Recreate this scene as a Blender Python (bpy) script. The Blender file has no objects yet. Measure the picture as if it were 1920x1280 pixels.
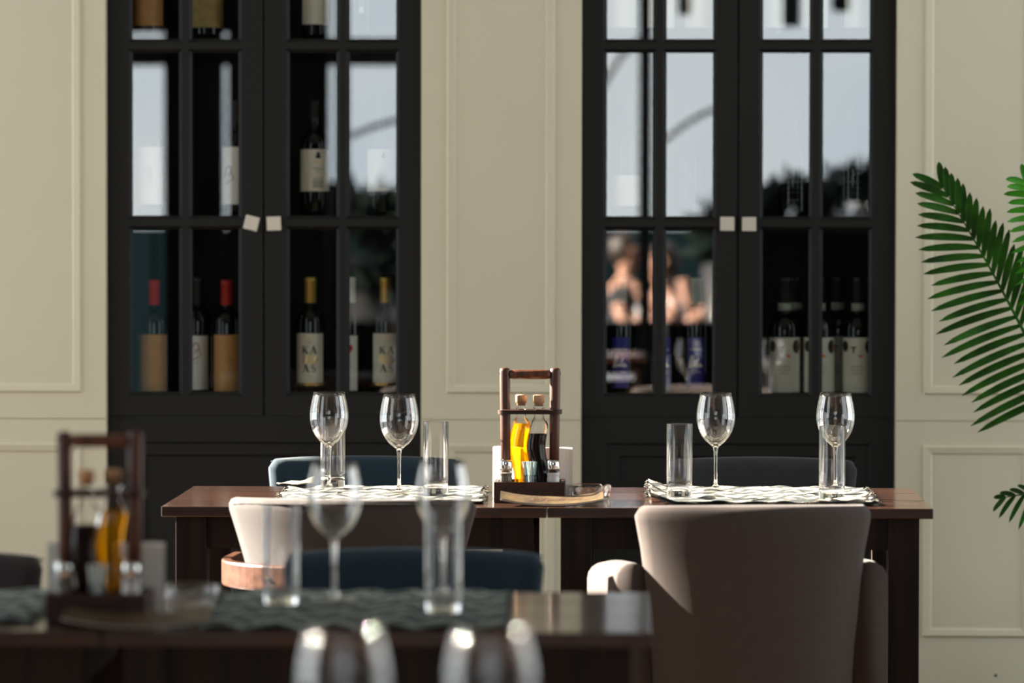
import bpy, bmesh, math, random
from mathutils import Vector, Matrix, Euler
random.seed(7)
SC = bpy.context.scene
COL = SC.collection
PI = math.pi
R = math.radians

# ------------------------------------------------------------------ camera, world, sun, exposure
F = 8000.0                     # focal length in pixels of the 1920 frame
EYE = Vector((0, 0, 1.36))
cam_data = bpy.data.cameras.new('camera')
cam = bpy.data.objects.new('camera', cam_data)
COL.objects.link(cam)
SC.camera = cam
cam_data.sensor_width = 36.0
cam_data.lens = F * 36.0 / 1920.0
cam_data.clip_end = 200
YAW, PITCH, ROLL = math.atan(210 / F), math.atan(240 / F), R(0.08)
CAM_M = Matrix.Rotation(YAW, 3, 'Z') @ Matrix.Rotation(PI / 2 - PITCH, 3, 'X') @ Matrix.Rotation(ROLL, 3, 'Z')
cam.matrix_world = Matrix.Translation(EYE) @ CAM_M.to_4x4()
cam_data.dof.use_dof = True
cam_data.dof.focus_distance = 9.5
cam_data.dof.aperture_fstop = 3.45
cam_data.dof.aperture_blades = 0

world = bpy.data.worlds.new('overcast_sky')
SC.world = world
world.use_nodes = True
bg = world.node_tree.nodes['Background']
wn = world.node_tree
_tc = wn.nodes.new('ShaderNodeTexCoord'); _no = wn.nodes.new('ShaderNodeTexNoise'); _cr = wn.nodes.new('ShaderNodeValToRGB')
_no.inputs['Scale'].default_value = 9.0; _no.inputs['Detail'].default_value = 4
_cr.color_ramp.elements[0].position = .35; _cr.color_ramp.elements[0].color = (.66, .78, .86, 1)
_cr.color_ramp.elements[1].position = .65; _cr.color_ramp.elements[1].color = (1.0, 1.0, .98, 1)
wn.links.new(_tc.outputs['Generated'], _no.inputs['Vector']); wn.links.new(_no.outputs['Fac'], _cr.inputs[0]); wn.links.new(_cr.outputs[0], bg.inputs['Color'])
bg.inputs['Strength'].default_value = 4.2

SUN_AZ, SUN_EL = R(20), R(25)      # light comes from the left, a little from the wall side
sun_dir = Vector((math.cos(SUN_EL) * math.cos(SUN_AZ), -math.cos(SUN_EL) * math.sin(SUN_AZ), -math.sin(SUN_EL)))
sd = bpy.data.lights.new('sun', 'SUN')
sd.energy = 85.0
sd.angle = R(0.6)
sd.color = (1.0, 0.90, 0.76)
so = bpy.data.objects.new('sun', sd)
COL.objects.link(so)
so.rotation_euler = sun_dir.to_track_quat('-Z', 'Y').to_euler()
so.location = (-8, 12, 6)

SC.view_settings.view_transform = 'Standard'
SC.view_settings.look = 'None'
SC.view_settings.exposure = -0.35
SC.view_settings.gamma = 1.0
SC.view_settings.use_curve_mapping = False
SC.cycles.caustics_reflective = False
SC.cycles.caustics_refractive = False
SC.cycles.max_bounces = 12
SC.cycles.diffuse_bounces = 4
SC.cycles.glossy_bounces = 5
SC.cycles.transmission_bounces = 10
SC.cycles.transparent_max_bounces = 40
SC.cycles.sample_clamp_indirect = 12.0
SC.cycles.use_denoising = True


def area_light(name, loc, aim, sx, sy, power, color):
    l = bpy.data.lights.new(name, 'AREA')
    l.shape = 'RECTANGLE'; l.size = sx; l.size_y = sy; l.energy = power; l.color = color
    o = bpy.data.objects.new(name, l); COL.objects.link(o)
    o.location = loc
    o.rotation_euler = (Vector(aim) - Vector(loc)).to_track_quat('-Z', 'Z').to_euler()
    return o


def portal(name, loc, aim, sx, sy):
    o = area_light(name, loc, aim, sx, sy, 1, (1, 1, 1))
    o.data.cycles.is_portal = True
    return o


portal('daylight_rear_opening', (-.6, -1.2, 1.4), (-.6, 5, 1.4), 4.5, 2.8)
portal('daylight_left_window', (-3.75, 6.6, 1.8), (0, 6.6, 1.8), 9.0, 2.7)
portal('daylight_right_window', (3.55, 8.4, 1.8), (0, 8.4, 1.8), 5.4, 2.7)


# ------------------------------------------------------------------ measuring helpers
def P(px, py, Y):
    """pixel of the 1920x1280 photograph -> point on the plane y = Y"""
    d = CAM_M @ Vector(((px - 960) / F, -(py - 640) / F, -1))
    return EYE + d * (Y / d.y)


def PZ(px, py, z):
    """pixel -> point on the horizontal plane at height z"""
    d = CAM_M @ Vector(((px - 960) / F, -(py - 640) / F, -1))
    return EYE + d * ((z - EYE.z) / d.z)


# ------------------------------------------------------------------ materials
def nt_of(name):
    m = bpy.data.materials.new(name)
    m.use_nodes = True
    return m, m.node_tree, m.node_tree.nodes['Principled BSDF']


def N(nt, typ, **kw):
    n = nt.nodes.new(typ)
    for k, v in kw.items():
        if isinstance(k, str) and hasattr(n, k):
            setattr(n, k, v)
    return n


def mat(name, col, rough=0.5, metal=0.0, var=0.0, vscale=8.0, bump=0.0, bscale=200.0, stretch=(1, 1, 1), sheen=0.0, spec=None, coat=0.0, trans=0.0, sub=0.0):
    m, nt, b = nt_of(name)
    b.inputs['Base Color'].default_value = (*col, 1)
    b.inputs['Roughness'].default_value = rough
    b.inputs['Metallic'].default_value = metal
    if spec is not None: b.inputs['Specular IOR Level'].default_value = spec
    if sheen: b.inputs['Sheen Weight'].default_value = sheen
    if coat: b.inputs['Coat Weight'].default_value = coat; b.inputs['Coat Roughness'].default_value = 0.12
    if trans: b.inputs['Transmission Weight'].default_value = trans
    if sub: b.inputs['Subsurface Weight'].default_value = sub; b.inputs['Subsurface Radius'].default_value = (.02, .01, .006); b.inputs['Subsurface Scale'].default_value = 0.5
    tc = N(nt, 'ShaderNodeTexCoord'); mp = N(nt, 'ShaderNodeMapping')
    mp.inputs['Scale'].default_value = stretch
    nt.links.new(tc.outputs['Object'], mp.inputs['Vector'])
    if var:
        no = N(nt, 'ShaderNodeTexNoise'); no.inputs['Scale'].default_value = vscale; no.inputs['Detail'].default_value = 6
        nt.links.new(mp.outputs[0], no.inputs['Vector'])
        mx = N(nt, 'ShaderNodeMix', data_type='RGBA')
        mx.inputs[6].default_value = (*[c * (1 - var) for c in col], 1)
        mx.inputs[7].default_value = (*[min(1, c * (1 + var)) for c in col], 1)
        cr = N(nt, 'ShaderNodeMapRange'); cr.inputs[1].default_value = .3; cr.inputs[2].default_value = .7
        nt.links.new(no.outputs['Fac'], cr.inputs[0]); nt.links.new(cr.outputs[0], mx.inputs[0])
        nt.links.new(mx.outputs[2], b.inputs['Base Color'])
    if bump:
        nb = N(nt, 'ShaderNodeTexNoise'); nb.inputs['Scale'].default_value = bscale; nb.inputs['Detail'].default_value = 4
        nt.links.new(mp.outputs[0], nb.inputs['Vector'])
        bp = N(nt, 'ShaderNodeBump'); bp.inputs['Strength'].default_value = bump; bp.inputs['Distance'].default_value = .002
        nt.links.new(nb.outputs['Fac'], bp.inputs['Height']); nt.links.new(bp.outputs[0], b.inputs['Normal'])
    return m


def wood_mat(name, dark, light, rough=0.4, axis=0, scale=30, bump=.25, spec=.5, coat=0.0):
    m, nt, b = nt_of(name)
    tc = N(nt, 'ShaderNodeTexCoord'); mp = N(nt, 'ShaderNodeMapping')
    sc = [scale, scale, scale]; sc[axis] = scale * 0.06
    mp.inputs['Scale'].default_value = sc
    no = N(nt, 'ShaderNodeTexNoise'); no.inputs['Scale'].default_value = 1.2; no.inputs['Detail'].default_value = 8; no.inputs['Distortion'].default_value = .6
    cr = N(nt, 'ShaderNodeValToRGB')
    cr.color_ramp.elements[0].position = .33; cr.color_ramp.elements[0].color = (*dark, 1)
    cr.color_ramp.elements[1].position = .68; cr.color_ramp.elements[1].color = (*light, 1)
    nt.links.new(tc.outputs['Object'], mp.inputs['Vector']); nt.links.new(mp.outputs[0], no.inputs['Vector'])
    nt.links.new(no.outputs['Fac'], cr.inputs[0]); nt.links.new(cr.outputs[0], b.inputs['Base Color'])
    bp = N(nt, 'ShaderNodeBump'); bp.inputs['Strength'].default_value = bump; bp.inputs['Distance'].default_value = .001
    b.inputs['Specular IOR Level'].default_value = spec
    b.inputs['Coat Weight'].default_value = coat; b.inputs['Coat Roughness'].default_value = .10
    nt.links.new(no.outputs['Fac'], bp.inputs['Height']); nt.links.new(bp.outputs[0], b.inputs['Normal'])
    b.inputs['Roughness'].default_value = rough
    return m


def fabric_mat(name, col, rough=0.9, sheen=0.08):
    m, nt, b = nt_of(name)
    tc = N(nt, 'ShaderNodeTexCoord')
    ws = []
    for ax in ('X', 'Z'):
        w = N(nt, 'ShaderNodeTexWave', bands_direction=ax); w.inputs['Scale'].default_value = 420; w.inputs['Distortion'].default_value = 1.5; w.inputs['Detail'].default_value = 1
        nt.links.new(tc.outputs['Object'], w.inputs['Vector']); ws.append(w)
    ad = N(nt, 'ShaderNodeMath', operation='MULTIPLY')
    nt.links.new(ws[0].outputs['Fac'], ad.inputs[0]); nt.links.new(ws[1].outputs['Fac'], ad.inputs[1])
    no = N(nt, 'ShaderNodeTexNoise'); no.inputs['Scale'].default_value = 45; no.inputs['Detail'].default_value = 5
    nt.links.new(tc.outputs['Object'], no.inputs['Vector'])
    mx = N(nt, 'ShaderNodeMix', data_type='RGBA')
    mx.inputs[6].default_value = (*[c * .78 for c in col], 1); mx.inputs[7].default_value = (*[c * 1.22 for c in col], 1)
    nt.links.new(no.outputs['Fac'], mx.inputs[0]); nt.links.new(mx.outputs[2], b.inputs['Base Color'])
    bp = N(nt, 'ShaderNodeBump'); bp.inputs['Strength'].default_value = .12; bp.inputs['Distance'].default_value = .001
    nt.links.new(ad.outputs[0], bp.inputs['Height']); nt.links.new(bp.outputs[0], b.inputs['Normal'])
    b.inputs['Roughness'].default_value = rough; b.inputs['Sheen Weight'].default_value = sheen
    b.inputs['Sheen Roughness'].default_value = .5
    return m


def thin_glass(name, tint=(1, 1, 1), cut=.42, refl=1.3, rough=0.06):
    """thin walled glass: see-through where faced, bending light near its silhouette"""
    m = bpy.data.materials.new(name); m.use_nodes = True
    nt = m.node_tree; nt.nodes.clear()
    out = N(nt, 'ShaderNodeOutputMaterial')
    tr = N(nt, 'ShaderNodeBsdfTransparent'); tr.inputs[0].default_value = (*tint, 1)
    gl = N(nt, 'ShaderNodeBsdfGlass'); gl.inputs['Color'].default_value = (*tint, 1); gl.inputs['Roughness'].default_value = 0.0; gl.inputs['IOR'].default_value = 1.45
    lw = N(nt, 'ShaderNodeLayerWeight'); lw.inputs['Blend'].default_value = .5
    mr = N(nt, 'ShaderNodeMapRange'); mr.inputs[1].default_value = cut; mr.inputs[2].default_value = cut + .06
    nt.links.new(lw.outputs['Facing'], mr.inputs[0])
    m1 = N(nt, 'ShaderNodeMixShader'); nt.links.new(mr.outputs[0], m1.inputs[0]); nt.links.new(tr.outputs[0], m1.inputs[1]); nt.links.new(gl.outputs[0], m1.inputs[2])
    gs = N(nt, 'ShaderNodeBsdfGlossy'); gs.inputs['Roughness'].default_value = rough
    fr = N(nt, 'ShaderNodeFresnel'); fr.inputs['IOR'].default_value = 1.45
    mu = N(nt, 'ShaderNodeMath', operation='MULTIPLY'); mu.inputs[1].default_value = refl; mu.use_clamp = True
    mn = N(nt, 'ShaderNodeMath', operation='MINIMUM'); mn.inputs[1].default_value = .35
    nt.links.new(fr.outputs[0], mu.inputs[0]); nt.links.new(mu.outputs[0], mn.inputs[0])
    m2 = N(nt, 'ShaderNodeMixShader'); nt.links.new(mn.outputs[0], m2.inputs[0]); nt.links.new(m1.outputs[0], m2.inputs[1]); nt.links.new(gs.outputs[0], m2.inputs[2])
    nt.links.new(m2.outputs[0], out.inputs[0])
    return m


def oil_mat(name, col):
    """sunlit oil glows through"""
    m = bpy.data.materials.new(name); m.use_nodes = True
    nt = m.node_tree; nt.nodes.clear()
    out = N(nt, 'ShaderNodeOutputMaterial')
    tr = N(nt, 'ShaderNodeBsdfTransparent'); tr.inputs[0].default_value = (1.0, .66, .06, 1)
    tl = N(nt, 'ShaderNodeBsdfTranslucent'); tl.inputs[0].default_value = (*col, 1)
    m1 = N(nt, 'ShaderNodeMixShader'); m1.inputs[0].default_value = .22; nt.links.new(tr.outputs[0], m1.inputs[1]); nt.links.new(tl.outputs[0], m1.inputs[2])
    gs = N(nt, 'ShaderNodeBsdfGlossy'); gs.inputs['Roughness'].default_value = .05
    m2 = N(nt, 'ShaderNodeMixShader'); m2.inputs[0].default_value = .05; nt.links.new(m1.outputs[0], m2.inputs[1]); nt.links.new(gs.outputs[0], m2.inputs[2])
    nt.links.new(m2.outputs[0], out.inputs[0])
    return m


def pane_mat(name, refl):
    m = bpy.data.materials.new(name); m.use_nodes = True
    nt = m.node_tree; nt.nodes.clear()
    out = N(nt, 'ShaderNodeOutputMaterial')
    tr = N(nt, 'ShaderNodeBsdfTransparent'); tr.inputs[0].default_value = (.93, .96, .95, 1)
    gs = N(nt, 'ShaderNodeBsdfGlossy'); gs.inputs['Roughness'].default_value = 0.0
    gs.inputs['Color'].default_value = (1, 1, 1, 1)
    mx = N(nt, 'ShaderNodeMixShader'); mx.inputs[0].default_value = refl
    nt.links.new(tr.outputs[0], mx.inputs[1]); nt.links.new(gs.outputs[0], mx.inputs[2]); nt.links.new(mx.outputs[0], out.inputs[0])
    return m


def mat_mat(name, pale, mid, dark):
    """hand woven place mat with lens shaped waves of pale and dark thread"""
    m, nt, b = nt_of(name)
    tc = N(nt, 'ShaderNodeTexCoord'); sp = N(nt, 'ShaderNodeSeparateXYZ')
    nt.links.new(tc.outputs['Object'], sp.inputs[0])
    def mth(op, a, c=None):
        n = N(nt, 'ShaderNodeMath', operation=op)
        for i, v in enumerate((a, c)):
            if v is None: continue
            if isinstance(v, (int, float)): n.inputs[i].default_value = v
            else: nt.links.new(v, n.inputs[i])
        return n.outputs[0]
    x, y = sp.outputs[0], sp.outputs[1]
    s = mth('SINE', mth('MULTIPLY', x, 75))
    yy = mth('ADD', mth('MULTIPLY', y, 130), mth('MULTIPLY', s, 1.35))
    w = mth('SINE', yy)
    w2 = mth('SINE', mth('ADD', mth('MULTIPLY', y, 390), mth('MULTIPLY', s, -1.3)))
    th = mth('SINE', mth('MULTIPLY', y, 1400))
    no = N(nt, 'ShaderNodeTexNoise'); no.inputs['Scale'].default_value = 260; no.inputs['Detail'].default_value = 3
    nt.links.new(tc.outputs['Object'], no.inputs['Vector'])
    v = mth('ADD', mth('ADD', mth('MULTIPLY', w, .34), mth('MULTIPLY', w2, .16)), mth('ADD', mth('MULTIPLY', th, .06), mth('MULTIPLY', no.outputs['Fac'], .9)))
    cr = N(nt, 'ShaderNodeValToRGB'); e = cr.color_ramp.elements
    e[0].position = .38; e[0].color = (*dark, 1)
    e[1].position = .68; e[1].color = (*pale, 1)
    k = e.new(.52); k.color = (*mid, 1)
    nt.links.new(v, cr.inputs[0]); nt.links.new(cr.outputs[0], b.inputs['Base Color'])
    bp = N(nt, 'ShaderNodeBump'); bp.inputs['Strength'].default_value = .6; bp.inputs['Distance'].default_value = .002
    nt.links.new(v, bp.inputs['Height']); nt.links.new(bp.outputs[0], b.inputs['Normal'])
    b.inputs['Roughness'].default_value = .9
    return m


M = {}
M['wall'] = mat('cream_wall_paint', (.71, .66, .495), .55, var=.02, vscale=3, bump=.05, bscale=300)
M['cab'] = mat('charcoal_cabinet_paint', (.0105, .011, .0102), .5, bump=.05, bscale=400, spec=.25)
M['side_wall'] = mat('bounce_cutting_wall_dark', (.05, .05, .045), .6)  # unseen side walls made dark to cut bounce light on the chairs
M['cab_in'] = mat('cabinet_interior', (.006, .006, .005), .8)
M['floor'] = wood_mat('dark_oak_floor', (.05, .03, .018), (.11, .07, .04), .45, axis=1, scale=12)
M['ceil'] = mat('ceiling_paint', (.6, .58, .52), .8)
M['table'] = wood_mat('dark_table_wood', (.009, .003, .0013), (.056, .0165, .006), .42, axis=0, scale=38, bump=.12, spec=.35, coat=.85)
M['table_leg'] = wood_mat('dark_table_leg_wood', (.003, .0012, .0007), (.018, .006, .0025), .5, axis=2, scale=38, spec=.2)
M['caddy'] = wood_mat('reddish_caddy_wood', (.040, .010, .004), (.125, .036, .013), .42, axis=2, scale=60)
M['caddy_board'] = wood_mat('dark_caddy_board', (.018, .005, .003), (.050, .015, .008), .5, axis=0, scale=45, spec=.3)
M['engrave'] = mat('burnt_engraving', (.006, .003, .002), .8)
M['taupe'] = fabric_mat('taupe_velvet', (.042, .029, .024))
M['dark_taupe'] = fabric_mat('dark_brown_velvet', (.016, .012, .012))
M['brown_taupe'] = fabric_mat('brown_grey_velvet', (.032, .025, .023))
M['blue'] = fabric_mat('petrol_blue_velvet', (.002, .020, .036))
M['grey'] = fabric_mat('slate_grey_velvet', (.018, .018, .022))
M['bentwood'] = wood_mat('bent_arm_wood', (.045, .016, .008), (.11, .045, .024), .35, axis=1, scale=40)
M['leg_wood'] = wood_mat('chair_leg_wood', (.03, .012, .006), (.08, .035, .018), .4, axis=2, scale=50)
M['glass'] = thin_glass('clear_drinking_glass')
M['flask_glass'] = thin_glass('clear_flask_glass', refl=.55)
M['foot_glass'] = thin_glass('clear_foot_glass', cut=.97, refl=1.6)
M['thick_glass'] = thin_glass('thick_clear_glass', cut=-.2, refl=.6)
M['pane'] = pane_mat('cabinet_window_pane', .20)
M['window'] = pane_mat('window_pane', .05)
M['oil'] = oil_mat('golden_olive_oil', (.75, .46, .015))
M['vinegar'] = mat('black_vinegar', (.010, .003, .002), .2, spec=.15)
M['cork'] = mat('cork_stopper', (.50, .28, .15), .7, var=.25, vscale=300)
M['chrome'] = mat('polished_steel', (.75, .75, .73), .14, 1.0)
M['napkin'] = mat('white_paper', (.82, .79, .74), .8, sub=.0)
M['salt'] = mat('white_salt', (.80, .80, .78), .9, bump=.4, bscale=900)
M['pepper'] = mat('ground_pepper', (.17, .15, .12), .9, var=.6, vscale=900)
M['sachet'] = None
M['menu'] = mat('tan_menu_cover', (.055, .036, .015), .5, var=.7, vscale=30, bump=.2, bscale=90)
M['menu_ink'] = mat('menu_ink', (.08, .03, .012), .6)
M['beige_paper'] = mat('beige_paper_napkin', (.26, .20, .13), .8)
M['grey_paper'] = mat('grey_beige_paper_napkin', (.34, .32, .24), .8)
M['placemat'] = mat_mat('woven_place_mat_pale', (.32, .29, .235), (.06, .05, .033), (.006, .013, .014))
M['placemat_dark'] = mat_mat('woven_place_mat_dusky', (.26, .32, .29), (.075, .10, .10), (.012, .02, .023))
M['bottle'] = mat('black_bottle_glass', (.003, .003, .0025), .05, spec=.4)
M['bottle_green'] = mat('dark_green_bottle_glass', (.005, .009, .004), .05, spec=.4)
M['cap_red'] = mat('red_capsule', (.62, .02, .03), .4)
M['cap_darkred'] = mat('dark_red_capsule', (.42, .02, .018), .4)
M['cap_gold'] = mat('gold_capsule', (.62, .42, .10), .32, .6)
M['cap_white'] = mat('white_capsule', (.85, .85, .80), .45)
M['cap_pale'] = mat('pale_clear_glass_neck', (.50, .52, .44), .2)
M['cap_black'] = mat('black_capsule', (.008, .007, .007), .4)
M['band'] = mat('silver_green_neck_band', (.42, .46, .38), .5, var=.4, vscale=160)
M['lab_tan'] = mat('tan_label', (.50, .27, .09), .6, var=.08, vscale=60)
M['lab_olive'] = mat('olive_brown_label', (.34, .24, .08), .6, var=.15, vscale=60)
M['lab_white'] = mat('off_white_label', (.84, .80, .72), .6)
M['lab_grey'] = mat('grey_cream_label', (.78, .76, .63), .6)
M['lab_blue'] = mat('navy_label', (.022, .026, .26), .45)
M['gold'] = mat('gold_foil', (.80, .52, .16), .28, 1.0)
M['ink'] = mat('black_ink', (.012, .014, .016), .6)
M['ink_mauve'] = mat('mauve_ink', (.30, .18, .19), .6)
M['ink_grey'] = mat('grey_ink', (.20, .21, .18), .6)
M['ink_white'] = mat('white_ink', (.9, .9, .86), .6)
M['ink_red'] = mat('red_ink', (.55, .03, .03), .6)
M['ink_darkred'] = mat('dark_red_ink', (.09, .012, .012), .6)
M['copper'] = mat('copper_foil', (.75, .25, .10), .3, .8)
M['knob'] = mat('cream_square_pull', (.68, .63, .53), .5)
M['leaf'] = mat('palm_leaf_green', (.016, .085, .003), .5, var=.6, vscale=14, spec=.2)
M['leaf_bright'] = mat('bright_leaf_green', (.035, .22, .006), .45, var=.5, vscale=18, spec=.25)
M['leaf_dark'] = mat('dark_foliage', (.006, .014, .009), .6, var=.3, spec=.2)
M['stem'] = mat('palm_stem', (.045, .05, .012), .5)
M['pot'] = mat('dark_ceramic_pot', (.03, .03, .03), .4)
M['soil'] = mat('soil', (.03, .02, .012), .95)
M['pillar'] = mat('dark_brown_column_cladding', (.008, .007, .006), .7, spec=.1)
M['frame_blue'] = mat('dark_blue_steel', (.010, .016, .022), .5)
M['terrace'] = mat('terrace_paving', (.22, .21, .19), .8, var=.2)
M['hedge'] = mat('dark_teal_fence', (.003, .010, .013), .8, spec=.05)
M['skin'] = mat('skin', (.36, .19, .13), .55)
M['hair'] = mat('dark_hair', (.02, .012, .008), .5)
M['shirt_white'] = mat('white_shirt_cloth', (.45, .45, .47), .8)
M['shirt_dark'] = mat('black_shirt_cloth', (.012, .014, .02), .8)
M['trousers'] = mat('dark_trouser_cloth', (.02, .022, .03), .8)
M['screw'] = mat('dark_screw', (.01, .01, .01), .5)


# ------------------------------------------------------------------ mesh helpers
def new_obj(name, bm, m, parent=None, smooth=False, bevel=0.0, subsurf=0):
    me = bpy.data.meshes.new(name)
    bmesh.ops.recalc_face_normals(bm, faces=bm.faces[:])
    bm.to_mesh(me); bm.free()
    for mm in (m if isinstance(m, (list, tuple)) else [m]): me.materials.append(mm)
    o = bpy.data.objects.new(name, me); COL.objects.link(o)
    if parent is not None: o.parent = parent
    if smooth: me.polygons.foreach_set('use_smooth', [True] * len(me.polygons))
    if bevel:
        b = o.modifiers.new('bevel', 'BEVEL'); b.width = bevel; b.segments = 2; b.limit_method = 'ANGLE'
    if subsurf:
        s = o.modifiers.new('sub', 'SUBSURF'); s.levels = subsurf; s.render_levels = subsurf
    return o


def thing(name, label, cat, loc=(0, 0, 0), rz=0.0, group=None):
    o = bpy.data.objects.new(name, None); COL.objects.link(o)
    o.location = loc; o.rotation_euler = (0, 0, rz); o.empty_display_size = .05
    o['label'] = label; o['category'] = cat
    if group: o['group'] = group
    return o


def tag(o, label, cat, group=None, kind=None):
    o['label'] = label; o['category'] = cat
    if group: o['group'] = group
    if kind: o['kind'] = kind
    return o


def struct(o):
    o['kind'] = 'structure'
    return o


def dup(root, loc, rz, label, group=None):
    r = root.copy(); COL.objects.link(r); r.location = loc; r.rotation_euler = (0, 0, rz)
    r['label'] = label
    if group: r['group'] = group
    for ch in list(root.children):
        c = ch.copy(); COL.objects.link(c); c.parent = r
        for g in list(ch.children):
            d = g.copy(); COL.objects.link(d); d.parent = c
    return r


def box(bm, x0, x1, y0, y1, z0, z1, mi=0):
    v = [bm.verts.new(p) for p in ((x0, y0, z0), (x1, y0, z0), (x1, y1, z0), (x0, y1, z0), (x0, y0, z1), (x1, y0, z1), (x1, y1, z1), (x0, y1, z1))]
    for f in ((0, 1, 2, 3), (4, 7, 6, 5), (0, 4, 5, 1), (1, 5, 6, 2), (2, 6, 7, 3), (3, 7, 4, 0)):
        bm.faces.new([v[i] for i in f]).material_index = mi
    return v


def lathe(bm, prof, seg=48, cx=0, cy=0, cap=True, mi=0):
    rings = []
    for r, z in prof:
        if r < 1e-6: rings.append([bm.verts.new((cx, cy, z))])
        else: rings.append([bm.verts.new((cx + r * math.cos(2 * PI * i / seg), cy + r * math.sin(2 * PI * i / seg), z)) for i in range(seg)])
    for a, b in zip(rings, rings[1:]):
        for i in range(seg):
            j = (i + 1) % seg
            if len(a) == 1 and len(b) == 1: break
            if len(a) == 1: f = bm.faces.new((a[0], b[i], b[j]))
            elif len(b) == 1: f = bm.faces.new((a[i], a[j], b[0]))
            else: f = bm.faces.new((a[i], a[j], b[j], b[i]))
            f.material_index = mi
    if cap:
        for rg in (rings[0], rings[-1]):
            if len(rg) > 1: bm.faces.new(rg).material_index = mi
    return rings


def loft(bm, loops, closed_ends=True):
    L = [[bm.verts.new(p) for p in lp] for lp in loops]
    n = len(L[0])
    for a, b in zip(L, L[1:]):
        for i in range(n):
            j = (i + 1) % n
            bm.faces.new((a[i], a[j], b[j], b[i]))
    if closed_ends:
        bm.faces.new(L[0]); bm.faces.new(L[-1][::-1])
    return L


def tube(bm, pts, rad, seg=10):
    """round tube along a path; rad is a number or one per point"""
    pts = [Vector(p) for p in pts]
    rs = rad if isinstance(rad, (list, tuple)) else [rad] * len(pts)
    loops = []
    up = Vector((0, 0, 1))
    for i, p in enumerate(pts):
        t = (pts[min(i + 1, len(pts) - 1)] - pts[max(i - 1, 0)]).normalized()
        s = t.cross(up)
        if s.length < .05: s = t.cross(Vector((0, 1, 0)))
        s.normalize(); u = s.cross(t)
        loops.append([p + (s * math.cos(2 * PI * k / seg) + u * math.sin(2 * PI * k / seg)) * rs[i] for k in range(seg)])
    return loft(bm, loops)


def disc(bm, cx, cz, r, sx=1, sz=1, n=20, y=0):
    bm.faces.new([bm.verts.new((cx + r * sx * math.cos(2 * PI * i / n), y, cz + r * sz * math.sin(2 * PI * i / n))) for i in range(n)])


def quad_stroke(bm, a, b, w, mi=0):
    a, b = Vector((a[0], 0, a[1])), Vector((b[0], 0, b[1]))
    d = (b - a).normalized(); n = Vector((-d.z, 0, d.x)) * w / 2
    bm.faces.new([bm.verts.new(p) for p in (a + n, b + n, b - n, a - n)]).material_index = mi


def path_stroke(bm, pts, w):
    """a pen stroke through the points in the xz plane; w is a number or one per point"""
    ws = w if isinstance(w, (list, tuple)) else [w] * len(pts)
    L, Rr = [], []
    for i, p in enumerate(pts):
        a, b = pts[max(i - 1, 0)], pts[min(i + 1, len(pts) - 1)]
        dx, dz = b[0] - a[0], b[1] - a[1]; l = math.hypot(dx, dz) or 1
        nx, nz = -dz / l * ws[i] / 2, dx / l * ws[i] / 2
        L.append(bm.verts.new((p[0] + nx, 0, p[1] + nz))); Rr.append(bm.verts.new((p[0] - nx, 0, p[1] - nz)))
    for i in range(len(pts) - 1): bm.faces.new((L[i], L[i + 1], Rr[i + 1], Rr[i]))


def arc(cx, cz, rx, rz, a0, a1, n=12):
    return [(cx + rx * math.cos(R(a0 + (a1 - a0) * i / n)), cz + rz * math.sin(R(a0 + (a1 - a0) * i / n))) for i in range(n + 1)]


def add_text(bm, s, size, x=0.0, z=0.0, shear=0.0, sx=1.0, align='CENTER'):
    """built-in lettering as faces in the xz plane"""
    cu = bpy.data.curves.new('lettering', 'FONT'); cu.body = s; cu.size = size; cu.shear = shear; cu.align_x = align; cu.align_y = 'CENTER'
    cu.resolution_u = 3
    ob = bpy.data.objects.new('lettering', cu); COL.objects.link(ob)
    bpy.context.view_layer.update()
    me = bpy.data.meshes.new_from_object(ob.evaluated_get(bpy.context.evaluated_depsgraph_get()))
    vs = [bm.verts.new((v.co.x * sx + x, 0, v.co.y + z)) for v in me.vertices]
    for p in me.polygons:
        try: bm.faces.new([vs[i] for i in p.vertices])
        except ValueError: pass
    bpy.data.objects.remove(ob); bpy.data.meshes.remove(me)


def bend(bm, rad, lift=.0004, rot=0.0):
    """wrap xz-plane faces round a vertical cylinder, facing -y"""
    big = [f for f in bm.faces if len(f.verts) > 4]
    if big: bmesh.ops.poke(bm, faces=big)
    bmesh.ops.triangulate(bm, faces=bm.faces[:])
    for _ in range(3):
        es = [e for e in bm.edges if abs(e.verts[0].co.x - e.verts[1].co.x) > .004]
        if es: bmesh.ops.subdivide_edges(bm, edges=es, cuts=1)
        bmesh.ops.triangulate(bm, faces=[f for f in bm.faces if len(f.verts) > 3])
    for v in bm.verts:
        a = v.co.x / rad + rot
        v.co = Vector(((rad + lift) * math.sin(a), -(rad + lift) * math.cos(a), v.co.z))


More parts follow.
